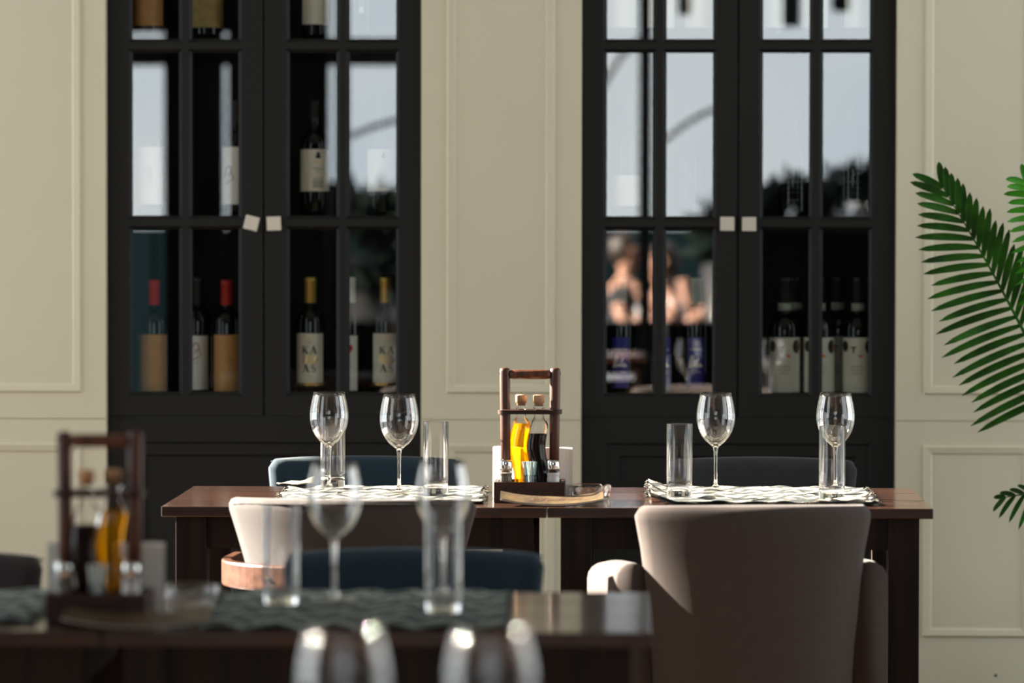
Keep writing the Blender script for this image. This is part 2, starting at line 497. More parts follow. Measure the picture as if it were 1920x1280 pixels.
def serif(bm, ch, x, z, h):
    """serif capitals K A R S, h high, from the left edge x, base z"""
    q = lambda a, b, w: quad_stroke(bm, (x + a[0] * h, z + a[1] * h), (x + b[0] * h, z + b[1] * h), w * h * 1.45)
    if ch == 'K':
        q((.16, 0), (.16, 1), .13); q((.02, .975), (.32, .975), .05); q((.02, .025), (.32, .025), .05)
        q((.18, .40), (.68, .98), .055); q((.36, .58), (.74, .0), .15); q((.52, .975), (.82, .975), .05); q((.56, .025), (.92, .025), .05)
    elif ch == 'A':
        q((.12, .0), (.46, 1), .055); q((.43, 1), (.78, 0), .15); q((.24, .33), (.66, .33), .05)
        q((.0, .025), (.27, .025), .05); q((.58, .025), (.94, .025), .05)
    elif ch == 'R':
        q((.16, 0), (.16, 1), .13); q((.02, .975), (.4, .975), .05); q((.02, .025), (.32, .025), .05); q((.16, .5), (.4, .5), .05)
        path_stroke(bm, [(x + a * h, z + b * h) for a, b in arc(.38, .735, .22, .24, 90, -90)], [h * w for w in (.05, .06, .08, .1, .12, .13, .14, .13, .12, .1, .08, .06, .05)])
        q((.38, .5), (.74, 0), .14); q((.6, .025), (.88, .025), .05)
    elif ch == 'S':
        pts = arc(.34, .74, .2, .235, 40, 250, 10) + arc(.36, .27, .22, .255, 70, -150, 10)
        path_stroke(bm, [(x + a * h, z + b * h) for a, b in pts], [h * (.05 + .1 * math.sin(PI * i / (len(pts) - 1))) for i in range(len(pts))])
        q((.55, .72), (.55, .97), .045); q((.12, .03), (.12, .3), .045)
    elif ch == 'T':
        q((.4, 0), (.4, 1), .2); q((0, .93), (.8, .93), .13); q((.04, .72), (.04, .98), .09); q((.76, .72), (.76, .98), .09); q((.2, .04), (.6, .04), .08)


# ------------------------------------------------------------------ room shell
YW = 11.20                       # face of the panelled wall
XL, XR, YF = -3.6, 3.4, -1.0     # left wall, right wall, open front of the room
ZC = 3.2


def X(px, Y=YW): return P(px, 640, Y).x
def Z(py, Y=YW): return P(960, py, Y).z


cab_spans = [(X(199.5), X(789.5)), (X(1090), X(1679.5))]
bm = bmesh.new()
edges = [XL - .1] + [v for s in cab_spans for v in s] + [XR + .1]
for i in range(0, len(edges), 2): box(bm, edges[i], edges[i + 1], YW, YW + .5, 0, ZC)
for s in cab_spans:
    box(bm, s[0], s[1], YW + .46, YW + .5, 0, ZC)
    box(bm, s[0], s[1], YW, YW + .46, 2.85, ZC)
wall = struct(new_obj('wall_back', bm, M['wall']))
# shallow joint line of the panelling
bm = bmesh.new(); box(bm, XL, XR + .1, YF - 12, YW + .5, -.05, 0); struct(new_obj('floor', bm, M['floor']))
bm = bmesh.new(); box(bm, XL - .1, XR + .1, YF, YW + .5, ZC, ZC + .12); struct(new_obj('ceiling', bm, M['ceil']))
bm = bmesh.new(); WR = [(5.9, 8.2), (8.6, 10.9)]
box(bm, XR, XR + .12, YF, YW, 0, .42); box(bm, XR, XR + .12, YF, YW, 3.08, ZC)
ys = [YF] + [v for w in WR for v in w] + [YW]
for i in range(0, len(ys), 2): box(bm, XR, XR + .12, ys[i], ys[i + 1], .42, 3.08)
struct(new_obj('wall_right', bm, M['side_wall']))
for n, (a, b) in enumerate(WR):
    bm = bmesh.new()
    box(bm, XR + .03, XR + .09, a, a + .03, .42, 3.08); box(bm, XR + .03, XR + .09, b - .03, b, .42, 3.08)
    box(bm, XR + .03, XR + .09, a, b, .42, .46); box(bm, XR + .03, XR + .09, a, b, 3.05, 3.08)
    struct(new_obj('window_%d' % (n + 3), bm, M['ceil']))
bm = bmesh.new()
WL = [(4.5, 6.75), (8.5, 11.12)]
box(bm, XL - .12, XL, YF, YW, 0, .42); box(bm, XL - .12, XL, YF, YW, 3.08, ZC)
ys = [YF] + [v for w in WL for v in w] + [YW]
for i in range(0, len(ys), 2): box(bm, XL - .12, XL, ys[i], ys[i + 1], .42, 3.08)
struct(new_obj('wall_left', bm, M['side_wall']))
for n, (a, b) in enumerate(WL):
    bm = bmesh.new()
    box(bm, XL - .09, XL - .03, a, a + .03, .42, 3.08); box(bm, XL - .09, XL - .03, b - .03, b, .42, 3.08)
    box(bm, XL - .09, XL - .03, a, b, .42, .46); box(bm, XL - .09, XL - .03, a, b, 3.05, 3.08)
    if n == 1: box(bm, XL - .075, XL - .045, 9.66, 9.69, .42, 3.08)
    struct(new_obj('window_%d' % (n + 1), bm, M['pillar']))

# picture frame mouldings: one trim per panel
def moulding(name, x0, x1, z0, z1):
    bm = bmesh.new(); w, d, y = X(855) - X(837), .0065, YW
    rings = []
    for off, dy in ((0, 0.0), (.005, -d), (w - .005, -d * .6), (w, 0.0)):
        rings.append([bm.verts.new(p) for p in ((x0 + off, y + dy, z0 + off), (x1 - off, y + dy, z0 + off), (x1 - off, y + dy, z1 - off), (x0 + off, y + dy, z1 - off))])
    for a, b in zip(rings, rings[1:]):
        for i in range(4): bm.faces.new((a[i], a[(i + 1) % 4], b[(i + 1) % 4], b[i]))
    for i in range(4): bm.faces.new((rings[-1][i], rings[-1][(i + 1) % 4], rings[0][(i + 1) % 4], rings[0][i]))
    return struct(new_obj(name, bm, M['wall']))


k = 1
for x0, x1 in ((-49, 154), (837, 1040), (1731, 1934)):
    moulding('trim_%d' % k, X(x0), X(x1), Z(738), 2.75); k += 1
    moulding('trim_%d' % k, X(x0), X(x1), .25, Z(832)); k += 1
moulding('trim_7', XL + .15, X(-149), Z(738), 2.75); moulding('trim_8', XL + .15, X(-149), .25, Z(832))
moulding('trim_9', X(1983 + 49), XR - .15, Z(738), 2.75); moulding('trim_10', X(1983 + 49), XR - .15, .25, Z(832))
# upper and lower boards with a thin joint between them
bm = bmesh.new()
for i in range(0, len(edges), 2):
    box(bm, edges[i] + .001, edges[i + 1] - .001, YW - .006, YW + .001, Z(785.6), 2.95)
    box(bm, edges[i] + .001, edges[i + 1] - .001, YW - .006, YW + .001, 0.0, Z(788.0))
wp = new_obj('wall_panel_boards', bm, M['wall']); struct(wp); wp.name = 'wall_back_boards'
for o in bpy.data.objects:
    if o.name.startswith('trim_'): o.location.y -= .006
bm = bmesh.new(); lathe(bm, [(0, 0), (.004, 0), (.003, .002), (0, .0025)], 12)
bmesh.ops.rotate(bm, verts=bm.verts, matrix=Matrix.Rotation(PI / 2, 3, 'X'))
s1 = new_obj('screw_head', bm, M['screw']); s1.location = P(1867, 1266, YW - .0055)
tag(s1, 'tiny dark screw head low on the cream wall panel right of the table', 'screw')

# ------------------------------------------------------------------ wine cabinets
ROWS = [(-235, 72), (98, 405), (431, 737)]
YD = YW + .025      # door face
LEFT_COLS = ((246, 333), (358, 445), (541, 629), (654, 741))
RIGHT_COLS = ((1137, 1224), (1249, 1336), (1430, 1517), (1543, 1630))


def door(parent, x0, x1, z0, z1, cols, knob, tilt):
    b = 6.5                       # sloping lip round each pane, px
    xs = [x0]; zs = [z0]
    for c in cols: xs += [X(c[0] - b), X(c[1] + b)]
    xs.append(x1)
    for r in ROWS[::-1]: zs += [Z(r[1] + b), Z(r[0] - b)]
    zs.append(z1)
    bm = bmesh.new()
    for i in range(len(xs) - 1):
        for j in range(len(zs) - 1):
            if i % 2 and j % 2:
                a = [(xs[i], zs[j]), (xs[i + 1], zs[j]), (xs[i + 1], zs[j + 1]), (xs[i], zs[j + 1])]
                w = X(b) - X(0); h = [w, -w]
                ins = [(xs[i] + w, zs[j] + w), (xs[i + 1] - w, zs[j] + w), (xs[i + 1] - w, zs[j + 1] - w), (xs[i] + w, zs[j + 1] - w)]
                r0 = [bm.verts.new((p[0], YD, p[1])) for p in a]
                m = .3
                r1 = [bm.verts.new((p[0] * (1 - m) + q[0] * m, YD + .007, p[1] * (1 - m) + q[1] * m)) for p, q in zip(a, ins)]
                r2 = [bm.verts.new((p[0], YD + .013, p[1])) for p in ins]
                r3 = [bm.verts.new((p[0], YD + .022, p[1])) for p in ins]
                for ra, rb in ((r0, r1), (r1, r2), (r2, r3)):
                    for k in range(4): bm.faces.new((ra[k], ra[(k + 1) % 4], rb[(k + 1) % 4], rb[k]))
            else:
                bm.faces.new([bm.verts.new(p) for p in ((xs[i], YD, zs[j]), (xs[i + 1], YD, zs[j]), (xs[i + 1], YD, zs[j + 1]), (xs[i], YD, zs[j + 1]))])
                bm.faces.new([bm.verts.new(p) for p in ((xs[i], YD + .022, zs[j]), (xs[i + 1], YD + .022, zs[j]), (xs[i + 1], YD + .022, zs[j + 1]), (xs[i], YD + .022, zs[j + 1]))])
    # outer rim of the door
    q = [(x0, z0), (x1, z0), (x1, z1), (x0, z1)]
    for k in range(4):
        a, c = q[k], q[(k + 1) % 4]
        bm.faces.new([bm.verts.new(p) for p in ((a[0], YD, a[1]), (c[0], YD, c[1]), (c[0], YD + .022, c[1]), (a[0], YD + .022, a[1]))])
    bmesh.ops.remove_doubles(bm, verts=bm.verts, dist=1e-5)
    d = new_obj('door', bm, M['cab'], parent)
    for c in cols:
        for r in ROWS:
            bm = bmesh.new()
            xa, xb, za, zb = X(c[0]) - .004, X(c[1]) + .004, Z(r[1]) - .004, Z(r[0]) + .004
            bm.faces.new([bm.verts.new(p) for p in ((xa, YD + .016, za), (xb, YD + .016, za), (xb, YD + .016, zb), (xa, YD + .016, zb))])
            g = new_obj('glass_pane', bm, M['pane'], d)
    s = .0185
    bm = bmesh.new(); box(bm, -s, s, -.012, 0, -s, s)
    kn = new_obj('pull', bm, M['knob'], d, bevel=.0015); kn['label'] = 'small square cream pull'
    p = P(knob[0], knob[1], YD); kn.location = (p.x, YD, p.z); kn.rotation_euler = (0, tilt, 0)
    return d


def cabinet(span, cols, knobs, tilts, label, midx):
    x0, x1 = span
    t = thing('wine_cabinet', label, 'cabinet', (0, 0, 0), 0, 'built-in wine cabinets')
    zj = Z(785)
    bm = bmesh.new()
    box(bm, x0 + .001, x0 + .02, YD + .024, YW + .45, 0, 2.84); box(bm, x1 - .02, x1 - .001, YD + .024, YW + .45, 0, 2.84)
    box(bm, x0 + .02, x1 - .02, YW + .42, YW + .45, 0, 2.84)
    box(bm, x0 + .001, x1 - .001, YD + .02, YW + .45, 2.80, 2.84)
    box(bm, x0 + .001, x1 - .001, YD + .004, YD + .03, zj - .02, zj + .006)
    new_obj('body', bm, M['cab_in'], t)
    for z in (Z(737, YW + .05) - .002, Z(405, YW + .05), Z(72, YW + .05)):
        bm = bmesh.new(); box(bm, x0 + .02, x1 - .02, YD + .03, YW + .42, z - .018, z); new_obj('shelf', bm, M['cab_in'], t)
    g = .0022
    door(t, x0 + .002, X(midx) - g, zj + .006, 2.80, cols[:2], knobs[0], tilts[0])
    door(t, X(midx) + g, x1 - .002, zj + .006, 2.80, cols[2:], knobs[1], tilts[1])
    # plain lower front with its stepped frame
    bm = bmesh.new()
    ox0, ox1, oz = x0 + X(46) - X(0), x1 - (X(46) - X(0)), Z(831)
    st = [(0, 0), (0, 0)]
    rings = []
    for off, dy in ((None, 0), (0, 0), (.004, .006), (.034, .006), (.038, .012)):
        if off is None: c = (x0 + .002, x1 - .002, 0.0, zj - .006)
        else: c = (ox0 + off, ox1 - off, .12 + off, oz - off)
        rings.append([bm.verts.new(p) for p in ((c[0], YD + dy, c[2]), (c[1], YD + dy, c[2]), (c[1], YD + dy, c[3]), (c[0], YD + dy, c[3]))])
    for a, b in zip(rings, rings[1:]):
        for i in range(4): bm.faces.new((a[i], a[(i + 1) % 4], b[(i + 1) % 4], b[i]))
    bm.faces.new(rings[-1])
    tr = [bm.verts.new(p) for p in ((x0 + .002, YD + .02, zj - .006), (x1 - .002, YD + .02, zj - .006))]
    bm.faces.new((rings[0][3], rings[0][2], tr[1], tr[0]))
    new_obj('lower_front', bm, M['cab'], t)
    return t


cabinet(cab_spans[0], LEFT_COLS, ((472, 418), (514, 419)), (R(14), R(-2)), 'tall black built-in wine cabinet behind the sunlit petrol blue chair, with one crooked pull', 493)
cabinet(cab_spans[1], RIGHT_COLS, ((1363.5, 419.5), (1404.5, 420)), (0, 0), 'tall black built-in wine cabinet next to the palm, daylight reflected in its panes', 1383.5)

# ------------------------------------------------------------------ bottles
BORD = [(0, .004), (.030, .0), (.0365, .003), (.0385, .012), (.0385, .188), (.0372, .200), (.033, .211), (.025, .221), (.0185, .229), (.0155, .238), (.0145, .252), (.0140, .296), (.0150, .298), (.0150, .305), (0, .305)]
HEAVY = [(r * 1.10 if z < .215 else r * (1.0 + .10 * max(0, (.24 - z) / .025)), z * .975) for r, z in BORD]
BURG = [(0, .004), (.032, .0), (.040, .004), (.0415, .014), (.0415, .135), (.040, .150), (.035, .172), (.027, .198), (.0200, .222), (.0160, .245), (.0142, .265), (.0140, .296), (.0150, .298), (.0150, .305), (0, .305)]
WIDE = [(0, .004), (.032, .0), (.040, .004), (.0425, .012), (.0425, .165), (.0415, .182), (.036, .197), (.028, .206), (.0185, .212), (.0170, .220), (.0168, .240), (.0165, .300), (.0170, .303), (.0165, .308), (0, .308)]


def make_bottle(name, prof, glass, cap, cap_z, label_m, lab, label, group, deco=None, band=None, cap_r=.0157):
    """lab = (half angle as arc width m, z0, z1)"""
    t = thing(name, label, 'bottle', (0, 0, 0), 0, group)
    rad = max(p[0] for p in prof)
    bm = bmesh.new(); lathe(bm, prof, 40, cap=False); new_obj('bottle_body', bm, glass, t, smooth=True)
    if cap:
        bm = bmesh.new(); top = prof[-1][1]
        lathe(bm, [(cap_r - .0004, cap_z), (cap_r, cap_z + .001), (cap_r, top - .012), (cap_r + .0006, top - .011), (cap_r + .0006, top - .001), (cap_r - .002, top + .0016), (0, top + .0018)], 28, cap=False)
        new_obj('capsule', bm, cap, t, smooth=True)
    if band:
        bm = bmesh.new(); lathe(bm, [(.0172, band[0]), (.0180, band[0]), (.0180, band[1]), (.0172, band[1])], 28, cap=False); new_obj('neck_band', bm, M['band'], t, smooth=True)
    if label_m:
        w, z0, z1 = lab
        bm = bmesh.new(); n = 26
        vs = [[bm.verts.new((-w + 2 * w * i / n, 0, z)) for z in (z0, z1)] for i in range(n + 1)]
        for i in range(n): bm.faces.new((vs[i][0], vs[i + 1][0], vs[i + 1][1], vs[i][1]))
        bend(bm, rad, .0006)
        lb = new_obj('paper_label', bm, label_m, t, smooth=True)
        for dn, dm, fn in (deco or []):
            bm = bmesh.new(); fn(bm); bend(bm, rad, .0010); new_obj(dn, bm, dm, lb)
    return t


def karas_ink(bm):
    h = .0205
    serif(bm, 'K', -.0200, .1035, h); serif(bm, 'A', .0012, .1035, h)
    serif(bm, 'A', -.0190, .0555, h); serif(bm, 'S', .0040, .0555, h)
    disc(bm, 0, .045, .0014); quad_stroke(bm, (.015, .080), (.021, .092), .0035)
def karas_gold(bm):
    h = .0205
    serif(bm, 'R', -.0195, .0795, h)
    path_stroke(bm, arc(.007, .0895, .0095, .0095, 0, 360, 20), .0034)
    path_stroke(bm, [(.001, .086), (.006, .092), (.011, .084), (.016, .090)], .0025)
    disc(bm, 0, .146, .003); quad_stroke(bm, (-.0028, .140), (.0028, .140), .0012)
def karas_small(bm): add_text(bm, 'karas', .006, 0, .1365)
def tan_deco(bm):
    cu = bmesh.new()
    for i in range(14): quad_stroke(bm, (-.002, .045 + i * .004), (.001 + .001 * (i % 3), .045 + i * .004), .0016)
def mauve_deco(bm):
    path_stroke(bm, [(-.02, .10), (-.012, .123), (-.006, .131), (.002, .128), (.004, .117), (-.002, .108), (-.008, .113)], .0035)
    path_stroke(bm, [(.004, .117), (.010, .098), (-.002, .09), (-.016, .084)], .0025)
    add_text(bm, 'A R K A', .006, -.003, .104)
def mauve_small(bm): add_text(bm, 'areni noir', .005, -.004, .078)
def tavush_ink(bm):
    disc(bm, .004, .163, .0045, 1, 1.5); disc(bm, .004, .156, .0075, 1, .6)
    add_text(bm, 'Tavinco', .0095, .004, .125); add_text(bm, '2017', .0055, .004, .117)
def tavush_grey(bm):
    add_text(bm, 'RESERVE', .0070, .004, .099)
    for i in range(5): quad_stroke(bm, (-.010, .093 - i * .0042), (.018, .093 - i * .0042), .0024)
def tavush_gold(bm):
    for i in range(4): quad_stroke(bm, (-.006 + i * .006, .1425), (-.002 + i * .006, .1425), .0035)
    disc(bm, .010, .104, .0022)
def heart(bm):
    n = 30; pts = []
    for i in range(n):
        a = 2 * PI * i / n
        pts.append((.00085 * 16 * math.sin(a) ** 3, .00105 * (13 * math.cos(a) - 5 * math.cos(2 * a) - 2 * math.cos(3 * a) - math.cos(4 * a))))
    bm.faces.new([bm.verts.new((p[0], 0, p[1] + .115)) for p in pts])
def heart_small(bm): add_text(bm, 'K A', .0055, .006, .078); quad_stroke(bm, (-.008, .070), (.014, .070), .0008)
def lila_deco(bm):
    w = [.001, .0018, .0022, .002, .0016, .0012, .001]
    path_stroke(bm, [(-.018, .083), (-.0135, .0865), (-.009, .0975), (-.0065, .1055), (-.0085, .1085), (-.0125, .103), (-.0155, .092), (-.0145, .0845), (-.011, .084), (-.0065, .088)], 0.0030)
    path_stroke(bm, [(-.0065, .088), (-.004, .0915), (-.0045, .085), (-.002, .0855), (.001, .089)], 0.0024)
    path_stroke(bm, [(.001, .089), (.005, .098), (.0065, .1025), (.003, .095), (.001, .0865), (.003, .0845), (.006, .088)], 0.0026)
    path_stroke(bm, arc(.0095, .0875, .0032, .003, 20, 380, 10) + [(.0125, .0845), (.0155, .0865)], 0.0026)
    disc(bm, -.0035, .0965, .0014)
    add_text(bm, 'voskevaz bay', .0062, 0, .1215); add_text(bm, 'wines', .0055, .006, .0735)
    for v in bm.verts: v.co = Vector((v.co.x * 1.12, 0, (v.co.z - .083) * 1.25 + .070))
def t_ink(bm): serif(bm, 'T', -.0165, .1095, .0165)
def t_ovals(bm):
    disc(bm, -.036, .127, .011, 1, 1.35); disc(bm, .033, .126, .0125, 1, 1.45)
def t_copper(bm):
    disc(bm, .0090, .1010, .0050, 1.1, .9); quad_stroke(bm, (.0375, .112), (.0375, .140), .005)
def t_text(bm):
    add_text(bm, 'TRINITY', .0090, -.001, .0725); add_text(bm, 'RESERVE', .0085, -.001, .0630)
    add_text(bm, 'SHIRAZ', .0075, -.001, .0545); add_text(bm, 'dry red', .0045, -.001, .016)
    quad_stroke(bm, (-.016, .088), (.014, .118), .0005)
def loop_gold(bm):
    path_stroke(bm, arc(-.012, .15, .018, .05, -75, 100, 20), .007)
    path_stroke(bm, arc(.018, .15, .016, .045, 110, 260, 16), .005)
def loop_ink(bm): add_text(bm, 'epic', .008, .018, .098); quad_stroke(bm, (.008, .088), (.028, .088), .0008)
def epic_deco(bm):
    add_text(bm, 'EPIGENIA', .0085, 0, .0905)
def epic_lines(bm):
    quad_stroke(bm, (-.022, .076), (.022, .076), .0005); quad_stroke(bm, (-.018, .063), (.018, .063), .0005)
    for i in range(5): disc(bm, -.012 + .006 * i, .044, .0016, 1.2, .9)
    disc(bm, 0, .112, .0036)
def norm_ink(bm): add_text(bm, 'regional', .0055, -.004, .052); add_text(bm, 'NOI', .0075, .014, .052)
def back_ink(bm):
    quad_stroke(bm, (-.0048, .112), (.0048, .112), .0012)
    for i in range(9): quad_stroke(bm, (-.0044 + i * .0011, .083), (-.0044 + i * .0011, .104), .0005 + .0004 * (i % 2))
def red_script(bm):
    path_stroke(bm, [(-.014, .148), (-.004, .158), (0, .150), (.008, .156), (.016, .151)], .0016)
    for i in range(5): quad_stroke(bm, (-.004 + (i % 2) * .004, .141 - i * .007), (.018, .141 - i * .007), .0011)


G1, G2, G3 = 'wine bottles on the cabinet shelves', None, None
SH3, SH2, SH1 = Z(737, YW + .05) - .002, Z(405, YW + .05), Z(72, YW + .05)
YB = YW + .115


def put(root, px, shelf, dy=0.0, rot=0.0, label=None, first=False):
    x = P(px, 640, YB + dy).x
    loc = (x, YB + dy, shelf)
    if first:
        root.location = loc; root.rotation_euler = (0, 0, R(rot)); root['label'] = label
        return root
    return dup(root, loc, R(rot), label)


lc = 'in the cabinet behind the blue chair'
rc = 'in the cabinet beside the palm'
tan = make_bottle('wine_bottle', HEAVY, M['bottle'], M['cap_red'], .230, M['lab_tan'], (.052, .004, .154), '', G1, [('print', M['ink_mauve'], tan_deco)])
put(tan, 289, SH3, 0, -12, 'wine bottle with bright red capsule and wide tan label, bottom shelf far left pane', True)
tan2 = make_bottle('wine_bottle', HEAVY, M['bottle'], M['cap_darkred'], .230, M['lab_tan'], (.046, .004, .154), '', G1, [('print', M['ink_mauve'], tan_deco)])
put(tan2, 425, SH3, 0, 16, 'bottle with darker red capsule and tan label, beside a white-labelled bottle on the bottom shelf', True)
mau = make_bottle('wine_bottle', BORD, M['bottle'], M['cap_black'], .235, M['lab_white'], (.030, .006, .150), '', G1, [('drawing', M['ink_mauve'], mauve_deco), ('print', M['ink_grey'], mauve_small)])
put(mau, 371, SH3, .045, 4, 'bottle with black cap and mauve drawing on white label, bottom shelf behind a door bar', True)
kar = make_bottle('wine_bottle', BORD, M['bottle'], M['cap_gold'], .238, M['lab_grey'], (.042, .027, .158), '', G1, [('lettering', M['ink'], karas_ink), ('gold_lettering', M['gold'], karas_gold), ('print', M['ink_grey'], karas_small)])
kar.children[2]
bm = bmesh.new(); lathe(bm, [(.0386, .016), (.0391, .016), (.0391, .027), (.0386, .027)], 40, cap=False); new_obj('gold_band', bm, M['gold'], kar, smooth=True)
put(kar, 582, SH3, 0, 0, 'gold-capped bottle with big KARAS lettering, alone in its pane above the wine glasses', True)
put(kar, 723, SH3, .01, 8, 'gold-capped bottle with big KARAS lettering, next to the white-capped bottle')
hrt = make_bottle('wine_bottle', BORD, M['bottle'], M['cap_white'], .238, M['lab_white'], (.026, .006, .152), '', G1, [('heart', M['ink_red'], heart), ('print', M['ink_grey'], heart_small)])
put(hrt, 656, SH3, .02, -5, 'white-capped bottle whose white label shows a red heart, half behind a door bar', True)
# middle shelf, left cabinet
ark = make_bottle('wine_bottle', BORD, M['bottle'], M['cap_black'], .245, M['lab_white'], (.040, .030, .182), '', G1, [('drawing', M['ink_mauve'], mauve_deco), ('print', M['ink_grey'], mauve_small)])
put(ark, 283, SH2, 0, 0, 'bottle with tall white label seen through a bright reflection, middle shelf far left pane', True)
put(ark, 444, SH2, 0, -22, 'bottle with white label and mauve drawing cut off by the door stile, middle shelf')
tav = make_bottle('wine_bottle', BORD, M['bottle'], M['cap_black'], .258, M['lab_grey'], (.054, .065, .176), '', G1, [('lettering', M['ink'], tavush_ink), ('small_print', M['ink_grey'], tavush_grey), ('gold_print', M['gold'], tavush_gold)])
put(tav, 590, SH2, 0, 12, 'bottle with square cream label and small figure, middle shelf right of the crooked pull', True)
put(tav, 716, SH2, .01, 4, 'bottle with square cream label, faint behind the reflected arch on the middle shelf')
# top shelf, left cabinet
t1 = make_bottle('wine_bottle', HEAVY, M['bottle'], M['cap_red'], .230, M['lab_tan'], (.050, .034, .154), '', G1, [('print', M['ink_mauve'], tan_deco)])
put(t1, 278, SH1, 0, 8, 'tan-labelled bottle on the top shelf at the far left', True)
t2 = make_bottle('wine_bottle', BURG, M['bottle_green'], M['cap_gold'], .235, M['lab_olive'], (.056, .030, .15), '', G1, [('print', M['ink_mauve'], tan_deco)])
put(t2, 391, SH1, 0, 0, 'bottle with olive brown label on the top shelf, second pane from the left', True)
t3 = make_bottle('wine_bottle', BORD, M['bottle'], M['cap_black'], .235, M['lab_grey'], (.042, .038, .17), '', G1, [('red_print', M['ink_mauve'], red_script)])
put(t3, 592, SH1, 0, 0, 'bottle with cream label and red script, top shelf above the small-figure label', True)
t4 = make_bottle('wine_bottle', BORD, M['bottle'], M['cap_black'], .235, M['lab_white'], (.0058, .068, .15), '', G1, [('barcode', M['ink'], back_ink)])
put(t4, 679, SH1, 0, 0, 'bottle showing a narrow barcode strip on the top shelf', True)
# bottom shelf, right cabinet: blue labels
lil = make_bottle('wine_bottle', BORD, M['bottle'], M['cap_pale'], .238, M['lab_blue'], (.0235, .016, .150), '', G1, [('lettering', M['ink_white'], lila_deco)])
put(lil, 1165, SH3, 0, -4, 'pale-necked bottle with navy label and white script, left end of the bottom shelf', True)
put(lil, 1240, SH3, .0, 3, 'bottle with navy label mostly hidden behind the door bar, between two others like it')
put(lil, 1306, SH3, .005, -3, 'pale-necked bottle with navy label, above the gap between tumbler and wine glass')
# T bottles
tb = make_bottle('wine_bottle', WIDE, M['bottle'], M['cap_black'], .228, M['lab_grey'], (.052, .005, .150), '', G1, [('lettering', M['ink_darkred'], t_ink), ('ovals', M['ink'], t_ovals), ('copper_print', M['copper'], t_copper), ('print', M['ink_grey'], t_text)], band=(.220, .240), cap_r=.0172)
put(tb, 1471, SH3, 0, 0, 'frontmost bottle with pale T label at the left of its row', True)
put(tb, 1491, SH3, .095, 0, 'bottle with pale T label hidden behind the leftmost of its kind')
put(tb, 1535, SH3, .0, 4, 'bottle with pale T label, its left half behind the door bar')
put(tb, 1571, SH3, .10, 0, 'shaded T label bottle standing behind and between two others')
put(tb, 1609, SH3, .0, -6, 'bottle with pale T label at the right end of the bottom shelf')
# middle shelf, right cabinet
nr = make_bottle('wine_bottle', BORD, M['bottle'], M['cap_black'], .245, M['lab_white'], (.046, .028, .108), '', G1, [('print', M['ink_grey'], norm_ink)])
put(nr, 1173, SH2, 0, 0, 'dark shouldered bottle with low square white label, middle shelf beside the reflected dark post', True)
ep = make_bottle('wine_bottle', BURG, M['bottle'], M['cap_black'], .245, M['lab_olive'], (.0001, .1, .1002), '', G1, [('lettering', M['ink_grey'], epic_deco), ('faint_lines', M['ink_grey'], epic_lines)])
put(ep, 1293, SH2, 0, 0, 'sloping-shouldered dark bottle on the middle shelf, in the pane with a reflected arch', True)
put(ep, 1486, SH2, 0, 0, 'sloping-shouldered dark bottle on the middle shelf, left of the reflected white blossoms')
put(ep, 1598, SH2, 0, 0, 'sloping-shouldered dark bottle on the middle shelf, behind the reflected white blossoms')
# top shelf, right cabinet
lo = make_bottle('wine_bottle', BURG, M['bottle'], M['cap_gold'], .245, M['lab_grey'], (.042, .030, .17), '', G1, [('gold_letter', M['gold'], loop_gold), ('print', M['ink_grey'], loop_ink)])
for i, (px, ro, lb) in enumerate(((1166, 0, 'bottle with gold scroll letter, top shelf, leftmost pane of the cabinet by the palm'),
                          (1236, 6, 'bottle with gold scroll letter mostly hidden behind a door bar, top shelf'),
                          (1309, -4, 'white-labelled bottle with gold scroll letter, top shelf above the reflected arch'),
                          (1446, 0, 'white-labelled bottle with gold scroll letter, top shelf beside the door stile'),
                          (1524, 0, 'bottle with gold scroll letter peeking out from behind a door bar, top shelf'),
                          (1604, 5, 'white-labelled bottle with gold scroll letter, top shelf rightmost pane'))):
    put(lo, px, SH1, 0, ro, lb, first=(i == 0))
for o in bpy.data.objects:
    if o.name.startswith('capsule') : pass

# ------------------------------------------------------------------ tables
TZ = .75


def make_table(w, d, label, loc, group=None):
    """origin at the front left foot of the table, top reaching w to the right and d back"""
    t = thing('dining_table', label, 'table', loc, 0, group)
    th = .0215
    bm = bmesh.new(); n = 3
    for a_, b_ in ((0, .36), (.367, .72), (.729, 1)): box(bm, 0, w, d * a_, d * b_, TZ - th, TZ)
    box(bm, .01, w - .01, .01, d - .01, TZ - th + .002, TZ - .004)
    new_obj('tabletop', bm, M['table'], t, bevel=.0018)
    bm = bmesh.new(); i, lw = .027, .065
    box(bm, i + lw, w - i - lw, i + .012, i + .036, TZ - th - .068, TZ - th); box(bm, i + lw, w - i - lw, d - i - .036, d - i - .012, TZ - th - .068, TZ - th)
    box(bm, i + .012, i + .036, i + lw, d - i - lw, TZ - th - .068, TZ - th); box(bm, w - i - .036, w - i - .012, i + lw, d - i - lw, TZ - th - .068, TZ - th)
    new_obj('apron', bm, M['table_leg'], t)
    for x in (i, w - i - lw):
        for y in (i, d - i - lw):
            bm = bmesh.new(); box(bm, x, x + lw, y, y + lw, 0, TZ - th); new_obj('leg', bm, M['table_leg'], t, bevel=.002)
    return t


